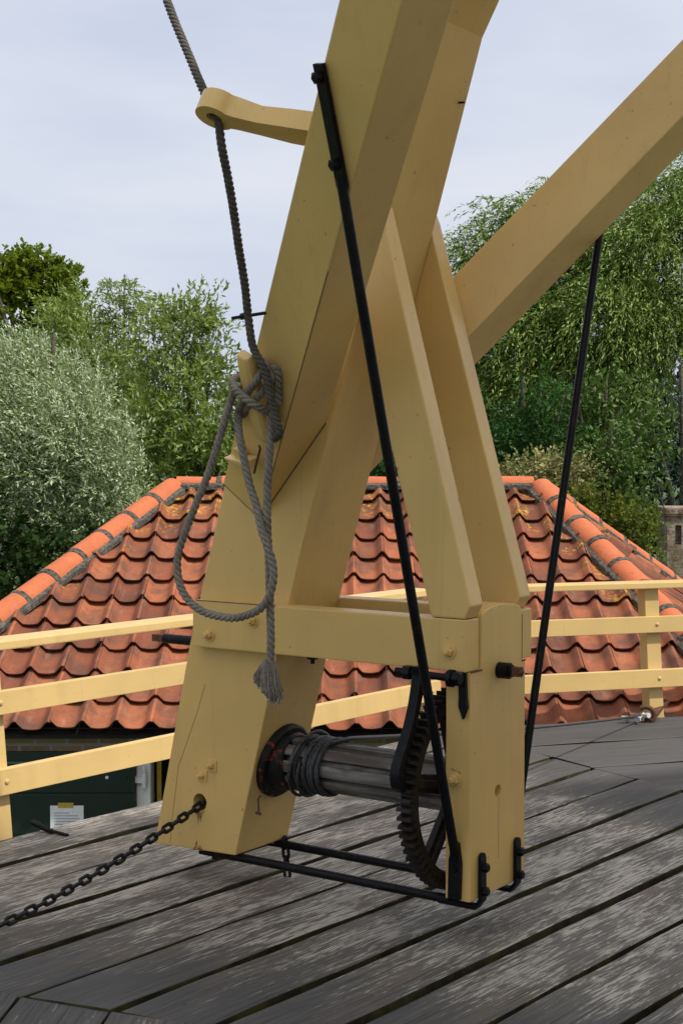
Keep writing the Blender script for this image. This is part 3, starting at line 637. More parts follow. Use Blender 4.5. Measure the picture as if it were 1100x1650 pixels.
LKM = link_mesh(.060, .037, .0068)
c_s = LM @ Vector((-.174, .055, .334)); c_e = Vector((-1.36, 4.93, .012))
cpath = [c_s.lerp(c_e, f) - Vector((0, 0, .035 * math.sin(f * math.pi))) for f in np.linspace(0, 1, 30)]
chain('anchor_chain', 'black iron chain from the hole in the tail pole slanting down to the deck', cpath, .0405, LKM)
h0 = LM @ Vector((.015, .30, .158)); chain('hanging_chain', 'short black chain hanging under the tail pole to the deck boards', [h0 - Vector((0, 0, .16 * f)) + Vector((.01 * f, 0, 0)) for f in np.linspace(0, 1, 8)], .040, LKM)

# ================================================================ railings
LEAN = .11
def railing(label, k0, s0, s1, posts):
    c0 = corner(k0 + 1); c1 = corner(k0); d = (c1 - c0).normalized(); nout = Vector((-d.y, d.x, 0))
    if (MILL - c0).dot(nout) > 0: nout = -nout
    ang = math.atan2(d.y, d.x)
    o = c0 + nout * .055; root = empty('gallery_railing', (o + d * posts[0]), ang); tag(root, label, 'railing', 'railings round the gallery deck')
    # local x along, y outwards (checked below), z up
    ys = 1 if Vector((-math.sin(ang), math.cos(ang), 0)).dot(nout) > 0 else -1
    x0 = posts[0]
    def q(x, y, z): return Vector((x - x0, ys * (y + LEAN * z), z))
    for px in posts:
        m = MB(); a = .05
        m.hexa([q(px - a, -a, -.42), q(px + a, -a, -.42), q(px + a, a, -.42), q(px - a, a, -.42), q(px - a, -a, .826), q(px + a, -a, .826), q(px + a, a, .826), q(px - a, a, .826)])
        build('post', m, 'cream_rail', root, .004)
    for px in posts:
        for zc in (.256, .600):
            m = MB(); m.lathe(q(px + .008, -.091, zc), (0, -ys, 0), [(0, .011), (.006, .011), (.009, .006)], 10); build('bolt', m, 'cream_rail', root)
    for z0, z1 in ((.200, .312), (.548, .650)):
        m = MB(); m.hexa([q(s0, -.092, z0), q(s1, -.092, z0), q(s1, -.052, z0), q(s0, -.052, z0), q(s0, -.092, z1), q(s1, -.092, z1), q(s1, -.052, z1), q(s0, -.052, z1)]); build('rail', m, 'cream_rail', root, .003)
    m = MB(); m.hexa([q(s0, -.095, .828), q(s1, -.095, .828), q(s1, .065, .828), q(s0, .065, .828), q(s0, -.095, .868), q(s1, -.095, .868), q(s1, .065, .868), q(s0, .065, .868)]); build('handrail', m, 'cream_rail', root, .006)
side = (corner(1) - corner(0)).length
railing('cream three bar railing left of the winch, on the chain side of the deck', 0, -.1, side - .02, [1.655, 3.3, side - .12])
railing('cream three bar railing right of the winch, with the wire rope shackle at its post', -1, .05, side, [.35, 1.475, 3.3])

# shackle and strap irons at the right post; strap irons at the left post
sk = empty('deck_shackle', SHK - Vector((0, 0, .045))); tag(sk, 'rusty shackle with bright bolts on the deck by the right railing post', 'shackle')
m = MB(); ar_ = [Vector((.055 * math.cos(t) + .03, .0, .055 * math.sin(t) + .045)) for t in np.linspace(-2.6, 2.2, 16)]; m.tube(ar_, .016, 10); build('bow', m, 'rust', sk, 0, 1)
m = MB(); m.tube([(-.03, -.07, .035), (.03, .06, .045)], .010, 8); m.lathe((-.03, -.07, .035), (-.4, -.9, 0), [(0, .020), (.02, .020)], 6); m.lathe((.03, .0, .045), (.5, -.8, .2), [(0, .018), (.03, .018)], 6); m.lathe((-.075, -.02, .03), (-1, 0, 0), [(0, .019), (.05, .019)], 6); build('pin', m, 'steel', sk)
m = MB(); m.tube(spline([(-.09, 0, .0), (-.05, 0, -.004), (0, .02, .012), (-.02, 0, .05), (-.08, -.01, .03)], 5), .009, 8); build('thimble', m, 'wire', sk)
st_ = MB(); st_.bar(SHK + Vector((.045, -.01, -.03)), SHK + Vector((.17, .22, .02)), .05, .022); st_.bar(SHK + Vector((.17, .22, .02)), SHK + Vector((.215, .25, .055)), .06, .02)
tag(build('strap_iron', st_, 'rust', None, .003), 'rusty bent iron strap hooked over the deck edge beside the shackle', 'iron strap')
for (x, y, a, lab, k) in ((-1.36, 6.63, .0, 'black iron strap lying on the deck beside the left railing post', .15), (-1.62, 6.42, -.1, 'second black iron strap end at the left edge of the deck boards', .12)):
    q = MB(); q.tube(spline([(x - .03, y + .02, .035), (x + .0, y - .005, .030), (x + .04, y - .03, .016), (x + k * .6, y - .06, .012), (x + k, y - .10, .008)], 5), [.015] * 6 + [.012] * 8 + [.008] * 7, 6)
    tag(build('strap_iron', q, 'iron', None, .001), lab, 'iron strap')

# ================================================================ HOUSE with pantile roof
house = empty('tiled_house', (0, 11.6, -2.6)); tag(house, 'low brick house with orange pantile hipped roof below the gallery', 'house')
HB = Vector((0, 11.6, -2.6))
R1, R2 = Vector((-1.39, 12.6, 1.40)), Vector((1.66, 12.6, 1.40)); E1, E2 = Vector((-3.2, 9.8, -.12)), Vector((2.85, 9.8, -.12)); E3 = Vector((3.85, 13.75, -.12)); E4 = Vector((-3.6, 15.6, -.12)); 
def set_float(me, name, arr): a = me.attributes.new(name, 'FLOAT', 'POINT'); a.data.foreach_set('value', np.array(arr, dtype=np.float32))
TW, GA = .2245, .298
def pan(f):     # cross section of one pantile: wide trough, narrow roll
    f = f % 1.0
    return .046 * (max(0, math.cos((f - .93) * 2 * math.pi)) ** 1.6 if abs(((f - .93 + .5) % 1) - .5) < .25 else 0) - .020 * (math.sin(math.pi * min(1, max(0, (f) / .86))) if f < .86 else 0)
def tiled_face(name, a, b, c, d=None, phase=0.):
    """eave a->b, ridge d->c (or a single top point c)"""
    d = d or c; ex = (b - a).normalized(); up = (c - a) - ex * (c - a).dot(ex); Ls = up.length; es = up / Ls; nrm = ex.cross(es).normalized()
    if nrm.z < 0: nrm = -nrm
    xl = (d - a).dot(ex); xr = (c - a).dot(ex); Lx = (b - a).length
    V = []; F = []; T = []; Lc = []
    rows = int(Ls / GA) + 1; SX = 12
    for r in range(rows):
        s0 = r * GA - .045; s1 = min(Ls + .0, s0 + GA + .06)
        if s0 > Ls - .03: break
        i0 = int(math.floor(-phase - 1)); i1 = int(Lx / TW + 2)
        for i in range(i0, i1):
            jit = random.uniform(-.011, .010); lift = random.uniform(-.005, .009); tint = min(1, max(0, random.gauss(.46, .42))); tl = random.uniform(-.012, .012)
            cx = (i + .5 + phase) * TW
            idx = len(V); ok = False
            rowsV = [(s0 + jit + .004, .034 + lift), (s0 + jit, .047 + lift), (s0 + jit + .012, .050 + lift), ((s0 + s1) / 2, .028 + lift * .5), (s1, .004)]
            for s, h in rowsV:
                f = max(0, s) / Ls; lo = xl * f; hi = Lx + (xr - Lx) * f
                for k in range(SX + 1):
                    x = (i + phase + k / SX) * TW + .004; xc = min(max(x, lo), hi)
                    if abs(x - xc) < 1e-6: ok = True
                    hh = h + pan(k / SX - .0001 if k == SX else k / SX) + tl * (k / SX - .5)
                    p = a + ex * xc + es * s + nrm * hh; V.append(p - HB); T.append(tint)
                    topd = (Ls - s); hipd = min(x - lo, hi - x); Lc.append(max(0, 1 - topd / .9) * .7 + max(0, 1 - abs(hipd) / .5) * (.75 if s > Ls * .45 else .2))
            if not ok: del V[idx:]; del T[idx:]; del Lc[idx:]; continue
            for q in range(4):
                for k in range(SX): w = idx + q * (SX + 1) + k; F.append((w, w + 1, w + SX + 2, w + SX + 1))
    me = bpy.data.meshes.new(name); me.from_pydata([tuple(v) for v in V], [], F); bm = bmesh.new(); bm.from_mesh(me)
    dead = [f for f in bm.faces if f.calc_area() < 1e-7]; bmesh.ops.delete(bm, geom=dead, context='FACES')
    bm.to_mesh(me); bm.free()
    n_ = len(me.vertices)
    me2 = me
    if n_ == len(T): set_float(me2, 'tint', T); set_float(me2, 'lichen', Lc)
    smooth_by_angle(me2, .55); me2.materials.append(M['tile']); o = bpy.data.objects.new(name, me2); col.objects.link(o); o.parent = house; return o
roof = tiled_face('roof', E1, E2, R2, R1, phase=.72)
tiled_face('roof', E2, E3, R2, phase=.3)
# sheathing under the tiles, the far slopes and the eaves boards
shm = MB(); dn = Vector((0, 0, -.05)); P_ = [p + dn - HB for p in (R1, R2, E1, E2, E3, E4)]
shm.add(P_, [(2, 3, 1, 0), (3, 4, 1), (5, 2, 0), (4, 5, 0, 1)]); build('roof_boards', shm, 'fascia', house)
def cap_run(p0, p1, r=.118, step=.34, n0=None):
    d = (p1 - p0); Ln = d.length; d.normalize(); side_ = d.cross(Vector((0, 0, 1))).normalized(); up_ = side_.cross(d).normalized()
    k = max(1, round(Ln / step)); stp = Ln / k
    for i in range(k):
        a = p0 + d * (i * stp); b_ = p0 + d * ((i + 1) * stp - .040); m = MB(); N = 12; V = []
        sc = random.uniform(.98, 1.03); dz = random.uniform(-.004, .004)
        for (p, rr) in ((a, r * 1.0 * sc), (b_, r * .93 * sc)):
            for inner in (1, .84):
                for q in range(N + 1):
                    t = math.pi * q / N; V.append(p + (side_ * math.cos(t) + up_ * (math.sin(t) * .92)) * rr * inner + up_ * dz - HB)
        W = N + 1; F = []
        for q in range(N): F += [(q, q + 1, 2 * W + q + 1, 2 * W + q), (W + q, 3 * W + q, 3 * W + q + 1, W + q + 1), (q, W + q, W + q + 1, q + 1), (2 * W + q, 2 * W + q + 1, 3 * W + q + 1, 3 * W + q)]
        F += [(0, 2 * W, 3 * W, W), (N, W + N, 3 * W + N, 2 * W + N)]
        m.add(V, F); build('ridge_tile', m, 'cap', roof, 0, .7)
    # mortar bedding under the caps and the collar at each joint
    m = MB()
    for sgn in (1, -1):
        seg = int(Ln / .05); V = []
        for i in range(seg + 1):
            p = p0 + d * (Ln * i / seg); j = random.uniform(-.014, .014)
            V += [p + side_ * sgn * (r * .93) + up_ * (.034) - HB, p + side_ * sgn * (r + .018 + j * .4) + up_ * (.015) - HB, p + side_ * sgn * (r + .020 + j * .6) + up_ * (-.022 + j * .4) - HB]
        m.add(V, [(i * 3 + k_, i * 3 + 3 + k_, i * 3 + 4 + k_, i * 3 + 1 + k_) for i in range(seg) for k_ in range(2)])
    for i in range(1, k):
        c = p0 + d * (i * stp - .012); N = 14; V = []
        for (dd, rr) in ((-.034, r * .86), (-.030, r * .975), (-.006, r * 1.01), (.008, r * 1.01), (.012, r * .93)):
            for q in range(N + 1):
                t = math.pi * q / N; j = random.uniform(-.004, .004); V.append(c + d * (dd + j) + (side_ * math.cos(t) + up_ * math.sin(t) * .92) * (rr + j) - HB)
        m.add(V, [(a_ * (N + 1) + q, a_ * (N + 1) + q + 1, (a_ + 1) * (N + 1) + q + 1, (a_ + 1) * (N + 1) + q) for a_ in range(4) for q in range(N)])
    build('mortar_bed', m, 'mortar', roof, 0, .8)
RZ = Vector((0, 0, .015))
cap_run(E1 + RZ, R1 + RZ); cap_run(E2 + RZ, R2 + RZ); cap_run(R1 + RZ, R2 + RZ, .10, .40); cap_run(E3 + RZ, R2 + RZ, .112)
# walls, gutter, door
def uv_wall(o):
    me = o.data; u = me.uv_layers.new(name='wall')
    for p in me.polygons:
        for li in p.loop_indices:
            c = me.vertices[me.loops[li].vertex_index].co; u.data[li].uv = (c.x + c.y, c.z)
WX0, WX1, WY = -2.95, 2.6, 10.02
wl = MB(); wl.box((WX0, WY - 11.6, 0), (-1.32, WY - 11.6 + .25, 2.40)); wl.box((-.30, WY - 11.6, 0), (WX1, WY - 11.6 + .25, 2.40)); wl.box((-1.32, WY - 11.6, 2.33), (-.30, WY - 11.6 + .25, 2.40))
wl.prism([(WX0, WY - 11.35), (WX0 + .25, WY - 11.35), (WX0 + .25, 3.7), (WX0, 3.7)], 0, 2.4, axis=2); wl.prism([(WX1 - .25, WY - 11.35), (WX1, WY - 11.35), (WX1 + .8, 2.0), (WX1 + .55, 2.0)], 0, 2.4, axis=2)
uv_wall(build('wall', wl, 'brick', house))
gt = MB(); gt.box((-3.3, 9.86 - 11.6, 2.395), (2.9, 9.90 - 11.6, 2.47)); gt.box((-3.3, 9.92 - 11.6, 2.405), (2.9, 10.3 - 11.6, 2.43)); build('eaves_board', gt, 'fascia', house)
fm = MB(); y0 = WY - 11.6 - .03; fm.box((-1.385, y0, 0), (-1.29, y0 + .20, 2.40)); fm.box((-1.29, y0, 2.31), (-.33, y0 + .2, 2.40)); fm.box((-.39, y0, 0), (-.30, y0 + .2, 2.31)); fr_ = build('door_frame', fm, 'white', house, .004)
hg = MB(); hg.lathe((-1.33, y0 - .022, 2.045), (0, 0, 1), [(0, .016), (.10, .016)], 12); hg.lathe((-1.33, y0 - .022, 2.15), (0, 0, 1), [(0, .012), (.035, .006)], 12); hg.box((-1.39, y0 - .03, 2.075), (-1.33, y0 - .004, 2.115)); build('hinge', hg, 'white', fr_)
dkm = MB(); dkm.box((-1.33, WY - 11.2, 0), (-.32, WY - 11.15, 2.3)); build('doorway_shade', dkm, 'dark', house)  # near-black panel stands in for the shade of the unlit interior
tp_ = MB(); tp_.box((-1.262, y0 + .12, 1.2), (-1.232, y0 + .14, 2.2)); build('hazard_strip', tp_, 'tape', house)
dl = MB(); yd = y0 - .06
for i in range(8): dl.box((-2.55, yd, .02 + i * .285), (-1.392, yd + .045, .02 + (i + 1) * .285 - .005 if i < 7 else 2.29))
door = build('door', dl, 'green', house, .003)
dt = MB(); dt.box((-2.56, yd - .012, 2.215), (-1.95, yd - .002, 2.228)); build('door_trim', dt, simple('pale green trim', (.06, .13, .10), (.08, .16, .12), 9, .5), door)
for i in range(7):
    rv = MB(); rv.lathe((-2.2 + i * .125, yd - .001, 2.12), (0, -1, 0), [(0, .012), (.006, .010)], 10); build('rivet', rv, 'white' if i % 2 else 'green', door)
# notice on the green door
pz = Vector((-1.845, 10.02 - .03 - .06 - .004, -.985)); nb_ = empty('paper_notice', pz); tag(nb_, 'white printed paper notice taped to the dark green door', 'notice')
q = MB(); q.box((-.112, -.001, 0), (.112, .0, .315)); build('sheet', q, 'paper', nb_)
q = MB()
for i in range(11):
    w = [.10, .16, .17, .15, .165, .09, .0, .15, .17, .13, .05][i]; q.box((-.085, -.0018, .262 - i * .019), (-.085 + w, -.0012, .268 - i * .019))
build('print', q, 'ink', nb_)
q = MB(); q.box((-.06, -.003, .300), (.045, -.0012, .335)); tag(build('adhesive_tape', q, 'tape', nb_), 'yellow tape strip')

# ---- brick pier at the right
def spot(x, y, d): return Vector(((x - 550) / 2400 * d, d, 1.7 - (y - 730) / 2400 * d))
pr = spot(1085, 930, 17); pier = empty('brick_pier', (3.98, 17, -2.6)); tag(pier, 'weathered limewashed brick pier with a narrow slot at the right edge', 'pier')
hp = 1.09 + 2.6
m = MB(); m.box((-.32, -.28, 0), (-.23, .28, hp - .08)); m.box((-.16, -.28, 0), (.34, .28, hp - .08)); m.box((-.23, -.28, 0), (-.16, .28, hp - .42)); m.box((-.23, -.20, hp - .42), (-.16, .28, hp - .08)); m.box((-.23, -.28, hp - .20), (-.16, -.2, hp - .08)); uv_wall(build('shaft', m, 'pier', pier, 0))
m = MB(); m.box((-.345, -.31, hp - .08), (.36, .31, hp)); m.box((-.335, -.30, hp - .10), (.35, .30, hp - .08)); uv_wall(build('capstone', m, 'pier', pier, .01))

# ================================================================ TREES
def leaf_mesh(name, org, dirs, nl, shoot, ll, lw, droop, wind, mat, parent, spread=.8, rg=rng, tint_lo=0., tint_hi=1., ct=None):
    """shoots start at org with direction dirs, curve by droop and wind, carry nl leaves each"""
    n = len(org); t = np.linspace(.08, 1, nl)[None, :, None]
    ln = shoot * (.55 + .9 * rg.random((n, 1, 1)))
    grav = np.array([0, 0, -1.0])[None, None]; wv = np.array(wind)[None, None]
    pos = org[:, None] + dirs[:, None] * t * ln + (grav * droop + wv) * (t ** 2) * ln
    tan = dirs[:, None] + 2 * (grav * droop + wv) * t; tan /= np.linalg.norm(tan, axis=2, keepdims=True)
    rnd_ = rg.normal(size=(n, nl, 3)); rnd_ /= np.linalg.norm(rnd_, axis=2, keepdims=True)
    ld = tan * .75 + rnd_ * spread; ld /= np.linalg.norm(ld, axis=2, keepdims=True)
    sd = np.cross(ld, rg.normal(size=(n, nl, 3)) * .8 + np.array([0, 0, .9])[None, None]); sd /= np.linalg.norm(sd, axis=2, keepdims=True) + 1e-9
    s = (.6 + .8 * rg.random((n, nl, 1))); a = pos.reshape(-1, 3); ld = (ld * s * ll).reshape(-1, 3); sd = (sd * s * lw).reshape(-1, 3)
    N = len(a); V = np.empty((N, 4, 3), dtype=np.float32); V[:, 0] = a; V[:, 1] = a + ld * .45 + sd; V[:, 2] = a + ld; V[:, 3] = a + ld * .45 - sd
    flip = rg.random(N) < .5; tmp = V[flip, 1].copy(); V[flip, 1] = V[flip, 3]; V[flip, 3] = tmp
    me = bpy.data.meshes.new(name); me.vertices.add(N * 4); me.loops.add(N * 4); me.polygons.add(N)
    me.vertices.foreach_set('co', V.ravel()); me.loops.foreach_set('vertex_index', np.arange(N * 4, dtype=np.int32))
    me.polygons.foreach_set('loop_start', np.arange(0, N * 4, 4, dtype=np.int32)); me.update(calc_edges=True)
    sh = np.repeat(rg.random((n, 1)), nl, 1).reshape(-1); cc = np.repeat(ct, nl) if ct is not None else sh; tt = np.clip(.35 * sh + .3 * rg.random(N) + .45 * cc - .05, 0, 1) * (tint_hi - tint_lo) + tint_lo
    at = me.attributes.new('tint', 'FLOAT', 'POINT'); at.data.foreach_set('value', np.repeat(tt, 4).astype(np.float32))
    me.materials.append(mat); o = bpy.data.objects.new(name, me); col.objects.link(o); o.parent = parent; return o
def lobes_points(lobes, per, shell=.5, rg=rng):
    """lobes: (centre, radii); per: shoots per unit of weight"""
    P = []; D = []; T = []
    for (c, r, w) in lobes:
        k = int(per * w); d = rg.normal(size=(k, 3)); d /= np.linalg.norm(d, axis=1, keepdims=True); f = rg.random((k, 1)) ** shell
        P.append(np.array(c)[None] + d * f * np.array(r)[None]); D.append(d); T.append(np.full(k, rg.random()))
    return np.concatenate(P), np.concatenate(D), np.concatenate(T)
def tree(name, label, base, lobes, per, mat, cat='tree', shell=.5, nl=14, shoot=.6, ll=.08, lw=.013, droop=.25, wind=(0, 0, 0), up=.5, spread=.7, trunk=.12, limbs=9, group=None, top=None, clump=True):
    root = empty(name, base); tag(root, label, cat, group); B = np.array(base)
    sub = []
    for (c, r_, w_) in lobes:
        sub.append((c, tuple(np.array(r_) * .85), w_ * .20)); k = max(7, int(4 + 7 * w_ ** .5)) if clump else 0
        for _ in range(k):
            d_ = rng.normal(size=3); d_ /= np.linalg.norm(d_); f_ = .24 + .13 * rng.random()
            sub.append((tuple(np.array(c) + d_ * np.array(r_) * .80), tuple(np.array(r_) * f_), w_ * .80 / k))
    P, D, CT = lobes_points(sub if clump else lobes, per, shell); D = D * .8 + rng.normal(size=D.shape) * .45 + np.array([0, 0, up])[None]; D /= np.linalg.norm(D, axis=1, keepdims=True)
    leaf_mesh('crown', P - B, D, nl, shoot, ll, lw, droop, wind, mat, root, spread, ct=CT)
    m = MB(); t0 = Vector((0, 0, 0)); cs = [Vector(c) - Vector(base) for c, r, w in lobes]; hi = max(c.z for c in cs) if top is None else top
    cx = sum(c.x for c in cs) / len(cs); cy = sum(c.y for c in cs) / len(cs)
    mid = Vector((cx * .6, cy * .6, hi * .55)); tipp = Vector((cx, cy, hi * 1.05))
    m.tube(spline([t0, mid * .5 + Vector((.1, 0, 0)), mid, tipp], 5), list(np.linspace(trunk, trunk * .18, 16)), 8)
    for i in range(limbs):
        c, r, w = lobes[i % len(lobes)]; e = Vector(c) - Vector(base) + Vector((rng.normal() * r[0] * .5, rng.normal() * r[1] * .5, rng.normal() * r[2] * .4)); f = .25 + .5 * i / limbs
        s = t0.lerp(mid, min(1, f * 1.6)); m.tube(spline([s, s.lerp(e, .5) + Vector((0, 0, .2)), e], 5), list(np.linspace(trunk * .5, trunk * .08, 11)), 6)
    build('trunk', m, 'bark', root, 0, 1.2); return root
def lob(x, y, d, rx, rz, ry=None, w=None):
    """lobe seen at picture point x,y at distance d; radii in picture pixels"""
    k = d / 2400; p = spot(x, y, d); r = (rx * k, (ry or (rx + rz) / 2) * k, rz * k); return (tuple(p), r, w if w is not None else rx * rz / 1000)
GZ = -2.6
M['silver'] = leaf('silver willow leaf', (.12, .175, .052), (.24, .305, .12), (.50, .58, .39), .3)
M['willow'] = leaf('green willow leaf', (.095, .155, .016), (.20, .27, .038), (.30, .38, .13), .42)
M['oakleaf'] = leaf('yellow green leaf', (.10, .15, .010), (.22, .27, .02), None, .5)
M['weep'] = leaf('weeping willow leaf', (.028, .080, .008), (.135, .215, .022), (.26, .34, .10), .22)
M['conifer'] = leaf('conifer spray', (.010, .044, .009), (.036, .110, .018), None, .15)
M['laurel'] = leaf('glossy laurel leaf', (.014, .048, .008), (.065, .125, .018), (.11, .17, .05), .2, .45)
M['varieg'] = leaf('variegated leaf', (.10, .12, .028), (.42, .38, .17), None, .25)
M['lime'] = leaf('yellow green shrub leaf', (.05, .085, .012), (.17, .18, .025), None, .35)
M['spruce'] = leaf('blue spruce needle', (.025, .045, .045), (.10, .145, .145), None, .05)
M['deep'] = leaf('dark hedge leaf', (.012, .03, .008), (.03, .06, .014), None, .2)

tree('willow_tree', 'silvery white willow with a broad bushy crown in front at the left', (-3.6, 17, GZ),
     [lob(10, 655, 17, 115, 95), lob(95, 690, 17, 85, 95), lob(-70, 690, 17, 120, 120), lob(60, 740, 16.6, 150, 110), lob(165, 770, 16.8, 70, 95), lob(0, 850, 16.8, 130, 90), lob(120, 850, 16.9, 85, 70), lob(205, 830, 17, 45, 60), lob(140, 730, 16.8, 65, 65), lob(60, 575, 17, 22, 16, w=.7), lob(105, 605, 17, 22, 20, w=.8), lob(150, 640, 17, 20, 24, w=.8), lob(5, 585, 17, 26, 22, w=.9), lob(190, 700, 17, 20, 24, w=.8)], 95, M['silver'], shell=.42, shoot=.42, ll=.050, lw=.0080, droop=.15, wind=(-.45, 0, .05), up=.55, limbs=3, spread=.6)
tree('maple_tree', 'round yellow green broadleaf tree with sky showing through, behind at far left', (-8.4, 40, GZ),
     [lob(20, 440, 40, 40, 32), lob(75, 445, 40, 42, 32), lob(-20, 450, 40, 50, 45), lob(105, 462, 40, 34, 30), lob(120, 495, 40, 26, 26), lob(55, 425, 40, 30, 22), lob(40, 480, 40, 64, 34), lob(-10, 530, 40, 90, 40), lob(90, 520, 40, 45, 40)], 105, M['oakleaf'], shell=.25, nl=14, shoot=.30, ll=.11, lw=.045, droop=.1, up=.2, spread=1.2, trunk=.3, limbs=16)
tree('willow_tree', 'olive green willow between the round tree and the slender one', (-4.8, 28, GZ),
     [lob(128, 525, 28, 35, 40), lob(155, 570, 28, 45, 50), lob(120, 570, 28, 50, 60), lob(190, 640, 28, 60, 90), lob(150, 660, 28, 60, 80)], 75, M['willow'], shell=.4, shoot=.6, ll=.10, lw=.015, wind=(-.35, 0, 0))
tree('willow_tree', 'slender feathery willow with a bare thin stem and drooping tip', (-3.55, 24, GZ),
     [lob(200, 478, 24, 26, 16), lob(180, 505, 24, 22, 22, w=.35), lob(218, 505, 24, 22, 24, w=.4), lob(202, 530, 24, 32, 30, w=.6), lob(205, 590, 24, 40, 40, w=1.1), lob(215, 660, 24, 40, 60, w=2.6), lob(195, 720, 24, 50, 60)], 120, M['willow'], shell=.5, shoot=.45, ll=.085, lw=.012, droop=.65, wind=(-.05, 0, 0), up=.8, trunk=.05, limbs=6)
tree('willow_tree', 'leafy green willow thicket of thin stems just left of the rope', (-2.3, 22, GZ),
     [lob(300, 520, 22, 36, 26, w=.9), lob(333, 520, 22, 20, 26, w=.6), lob(265, 545, 22, 34, 34, w=1.1), lob(310, 560, 22, 52, 40, w=2), lob(348, 622, 22, 38, 45), lob(265, 610, 22, 45, 45, w=1.6), lob(310, 680, 21.5, 85, 80), lob(250, 720, 21.7, 45, 70), lob(370, 720, 21.7, 45, 80), lob(310, 770, 21.5, 90, 50), lob(425, 690, 22, 50, 70)], 72, M['willow'], shell=.5, shoot=.5, ll=.085, lw=.0155, droop=.2, wind=(-.1, 0, 0), up=.8, trunk=.06, limbs=24)
tree('weeping_willow', 'large weeping willow with wind blown hanging shoots behind the right brace', (3.6, 21, GZ),
     [lob(745, 420, 21, 26, 28, w=.8), lob(795, 370, 21, 32, 36, w=1.2), lob(850, 350, 21, 32, 32, w=1.0), lob(800, 440, 21, 70, 60), lob(900, 400, 21, 90, 90), lob(990, 390, 20.6, 90, 80), lob(1085, 350, 20.6, 75, 62), lob(1150, 320, 20.6, 75, 85), lob(1060, 430, 20.3, 100, 90), lob(950, 500, 20.3, 100, 80), lob(820, 540, 20.5, 90, 80), lob(1080, 540, 20.3, 80, 70), lob(880, 600, 20.5, 90, 60), lob(1000, 610, 20.4, 80, 60), lob(760, 620, 20.6, 60, 80)], 120, M['weep'], shell=.4, nl=18, shoot=.50, ll=.066, lw=.0088, droop=.85, wind=(-.35, 0, 0), up=.45, spread=.45, trunk=.3, limbs=20)
tree('conifer_tree', 'dark green feathery conifer above the roof right of the strut', (2.15, 18, GZ),
     [lob(880, 640, 18, 26, 30, w=1), lob(850, 680, 18, 60, 40), lob(820, 720, 18, 80, 45), lob(880, 730, 18, 60, 50), lob(780, 740, 18, 70, 50), lob(840, 790, 18, 90, 50)], 60, M['conifer'], shell=.35, nl=18, shoot=.40, ll=.055, lw=.010, droop=.3, up=.15, spread=.55)
tree('evergreen_tree', 'dark evergreen seen in the gap between tail pole and strut', (.35, 19, GZ), [lob(600, 770, 19, 60, 50), lob(640, 750, 19, 50, 60), lob(680, 790, 19, 50, 60), lob(600, 830, 19, 70, 50)], 55, M['conifer'], shell=.35, nl=18, shoot=.4, ll=.055, lw=.011, droop=.3, up=.3, spread=.6)
tree('laurel_tree', 'glossy leaved green tree in the middle of the dark trees at right', (3.2, 18.5, GZ),
     [lob(990, 660, 18.5, 55, 50), lob(960, 700, 18.5, 50, 50), lob(1010, 710, 18.5, 50, 55), lob(940, 640, 18.5, 45, 40)], 34, M['laurel'], shell=.4, nl=10, shoot=.35, ll=.10, lw=.020, droop=.3, up=.3, spread=1.0)
tree('variegated_shrub', 'pale cream and green variegated shrub just above the roof ridge', (2.0, 15.6, GZ),
     [lob(845, 765, 15.6, 45, 24), lob(885, 760, 15.6, 40, 28), lob(920, 770, 15.6, 35, 35), lob(930, 800, 15.6, 35, 35), lob(870, 790, 15.6, 60, 30)], 100, M['varieg'], 'shrub', shell=.4, nl=8, shoot=.16, ll=.042, lw=.014, droop=0, up=.5, spread=1.2, trunk=.05)
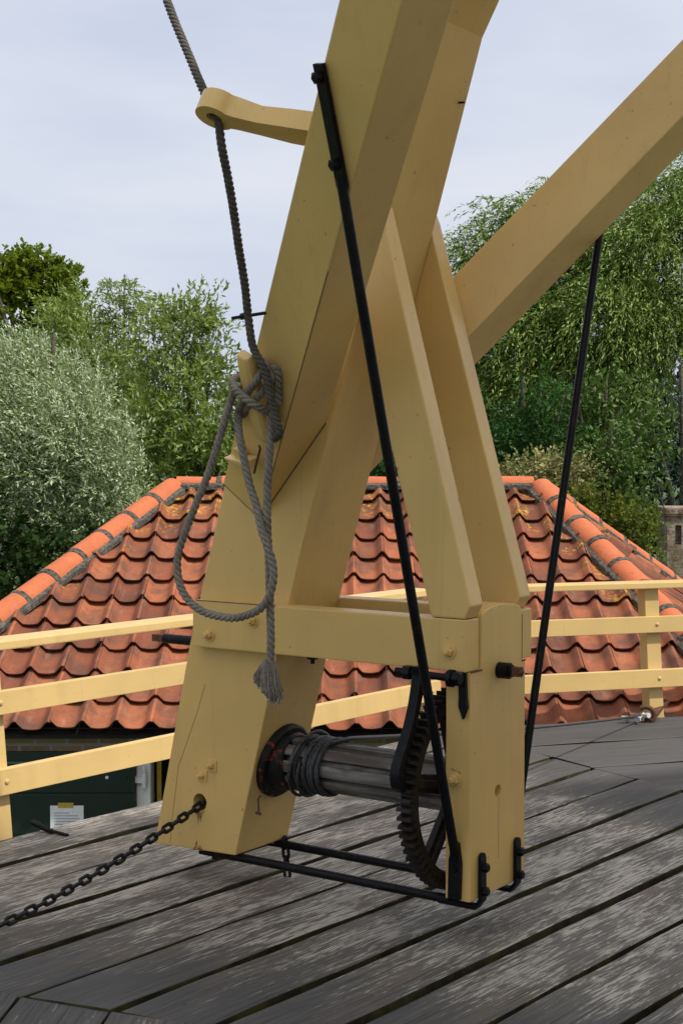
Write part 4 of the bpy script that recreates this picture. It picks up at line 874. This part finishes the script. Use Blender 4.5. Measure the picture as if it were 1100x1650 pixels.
tree('laurel_shrub', 'dark glossy green shrub right of the variegated one', (2.9, 15.8, GZ),
     [lob(985, 750, 15.8, 45, 40), lob(960, 790, 15.8, 45, 40), lob(1010, 790, 15.8, 40, 45), lob(980, 720, 15.8, 30, 25)], 80, M['laurel'], 'shrub', shell=.4, nl=8, shoot=.22, ll=.05, lw=.016, droop=.05, up=.5, spread=1.2, trunk=.05)
tree('yellow_green_shrub', 'yellow green shrub over the right hip of the roof', (2.75, 15.3, GZ),
     [lob(960, 840, 15.3, 55, 38), lob(1010, 850, 15.3, 50, 38), lob(920, 820, 15.3, 40, 30), lob(1020, 875, 15.3, 30, 32)], 85, M['lime'], 'shrub', shell=.4, nl=8, shoot=.2, ll=.042, lw=.016, droop=.05, up=.5, spread=1.2, trunk=.05)
tree('green_shrub', 'fresh green shrub beside the brick pier', (3.5, 16.2, GZ), [lob(1030, 845, 16.2, 22, 36), lob(1035, 885, 16.2, 22, 34), lob(1010, 890, 16.2, 34, 30)], 75, M['laurel'], 'shrub', shell=.4, nl=8, shoot=.2, ll=.05, lw=.018, droop=.05, up=.5, spread=1.2, trunk=.05)
tree('spruce_tree', 'blue grey spruce at the right edge', (4.5, 19, GZ),
     [lob(1095, 620, 19, 40, 30), lob(1080, 680, 19, 45, 28), lob(1110, 720, 19, 60, 30), lob(1070, 770, 19, 50, 26), lob(1120, 800, 19, 60, 40), lob(1060, 820, 19, 50, 26), lob(1130, 650, 19, 40, 40)], 30, M['spruce'], shell=.35, nl=26, shoot=.36, ll=.036, lw=.006, droop=.15, up=.0, spread=1.1)
tree('dark_hedge', 'dark hedge closing the garden behind the willows at right', (4.4, 24, GZ),
     [lob(x, 640, 24, 90, 110, 60) for x in range(660, 1900, 90)] + [lob(x, 800, 23.5, 90, 110, 60) for x in range(560, 1900, 90)], 14, M['deep'], 'hedge', shell=.6, nl=10, shoot=.5, ll=.16, lw=.06, up=.3, spread=1.2, limbs=10)
tree('dark_hedge', 'dark shrub hedge under the willows at left', (-4.2, 25, GZ),
     [lob(x, 760, 25, 100, 90, 60) for x in range(-700, 480, 90)] + [lob(x, 900, 16.2, 90, 60, 50) for x in range(-140, 130, 90)], 24, M['deep'], 'hedge', shell=.6, nl=14, shoot=.5, ll=.08, lw=.03, up=.3, spread=1.2, limbs=10)
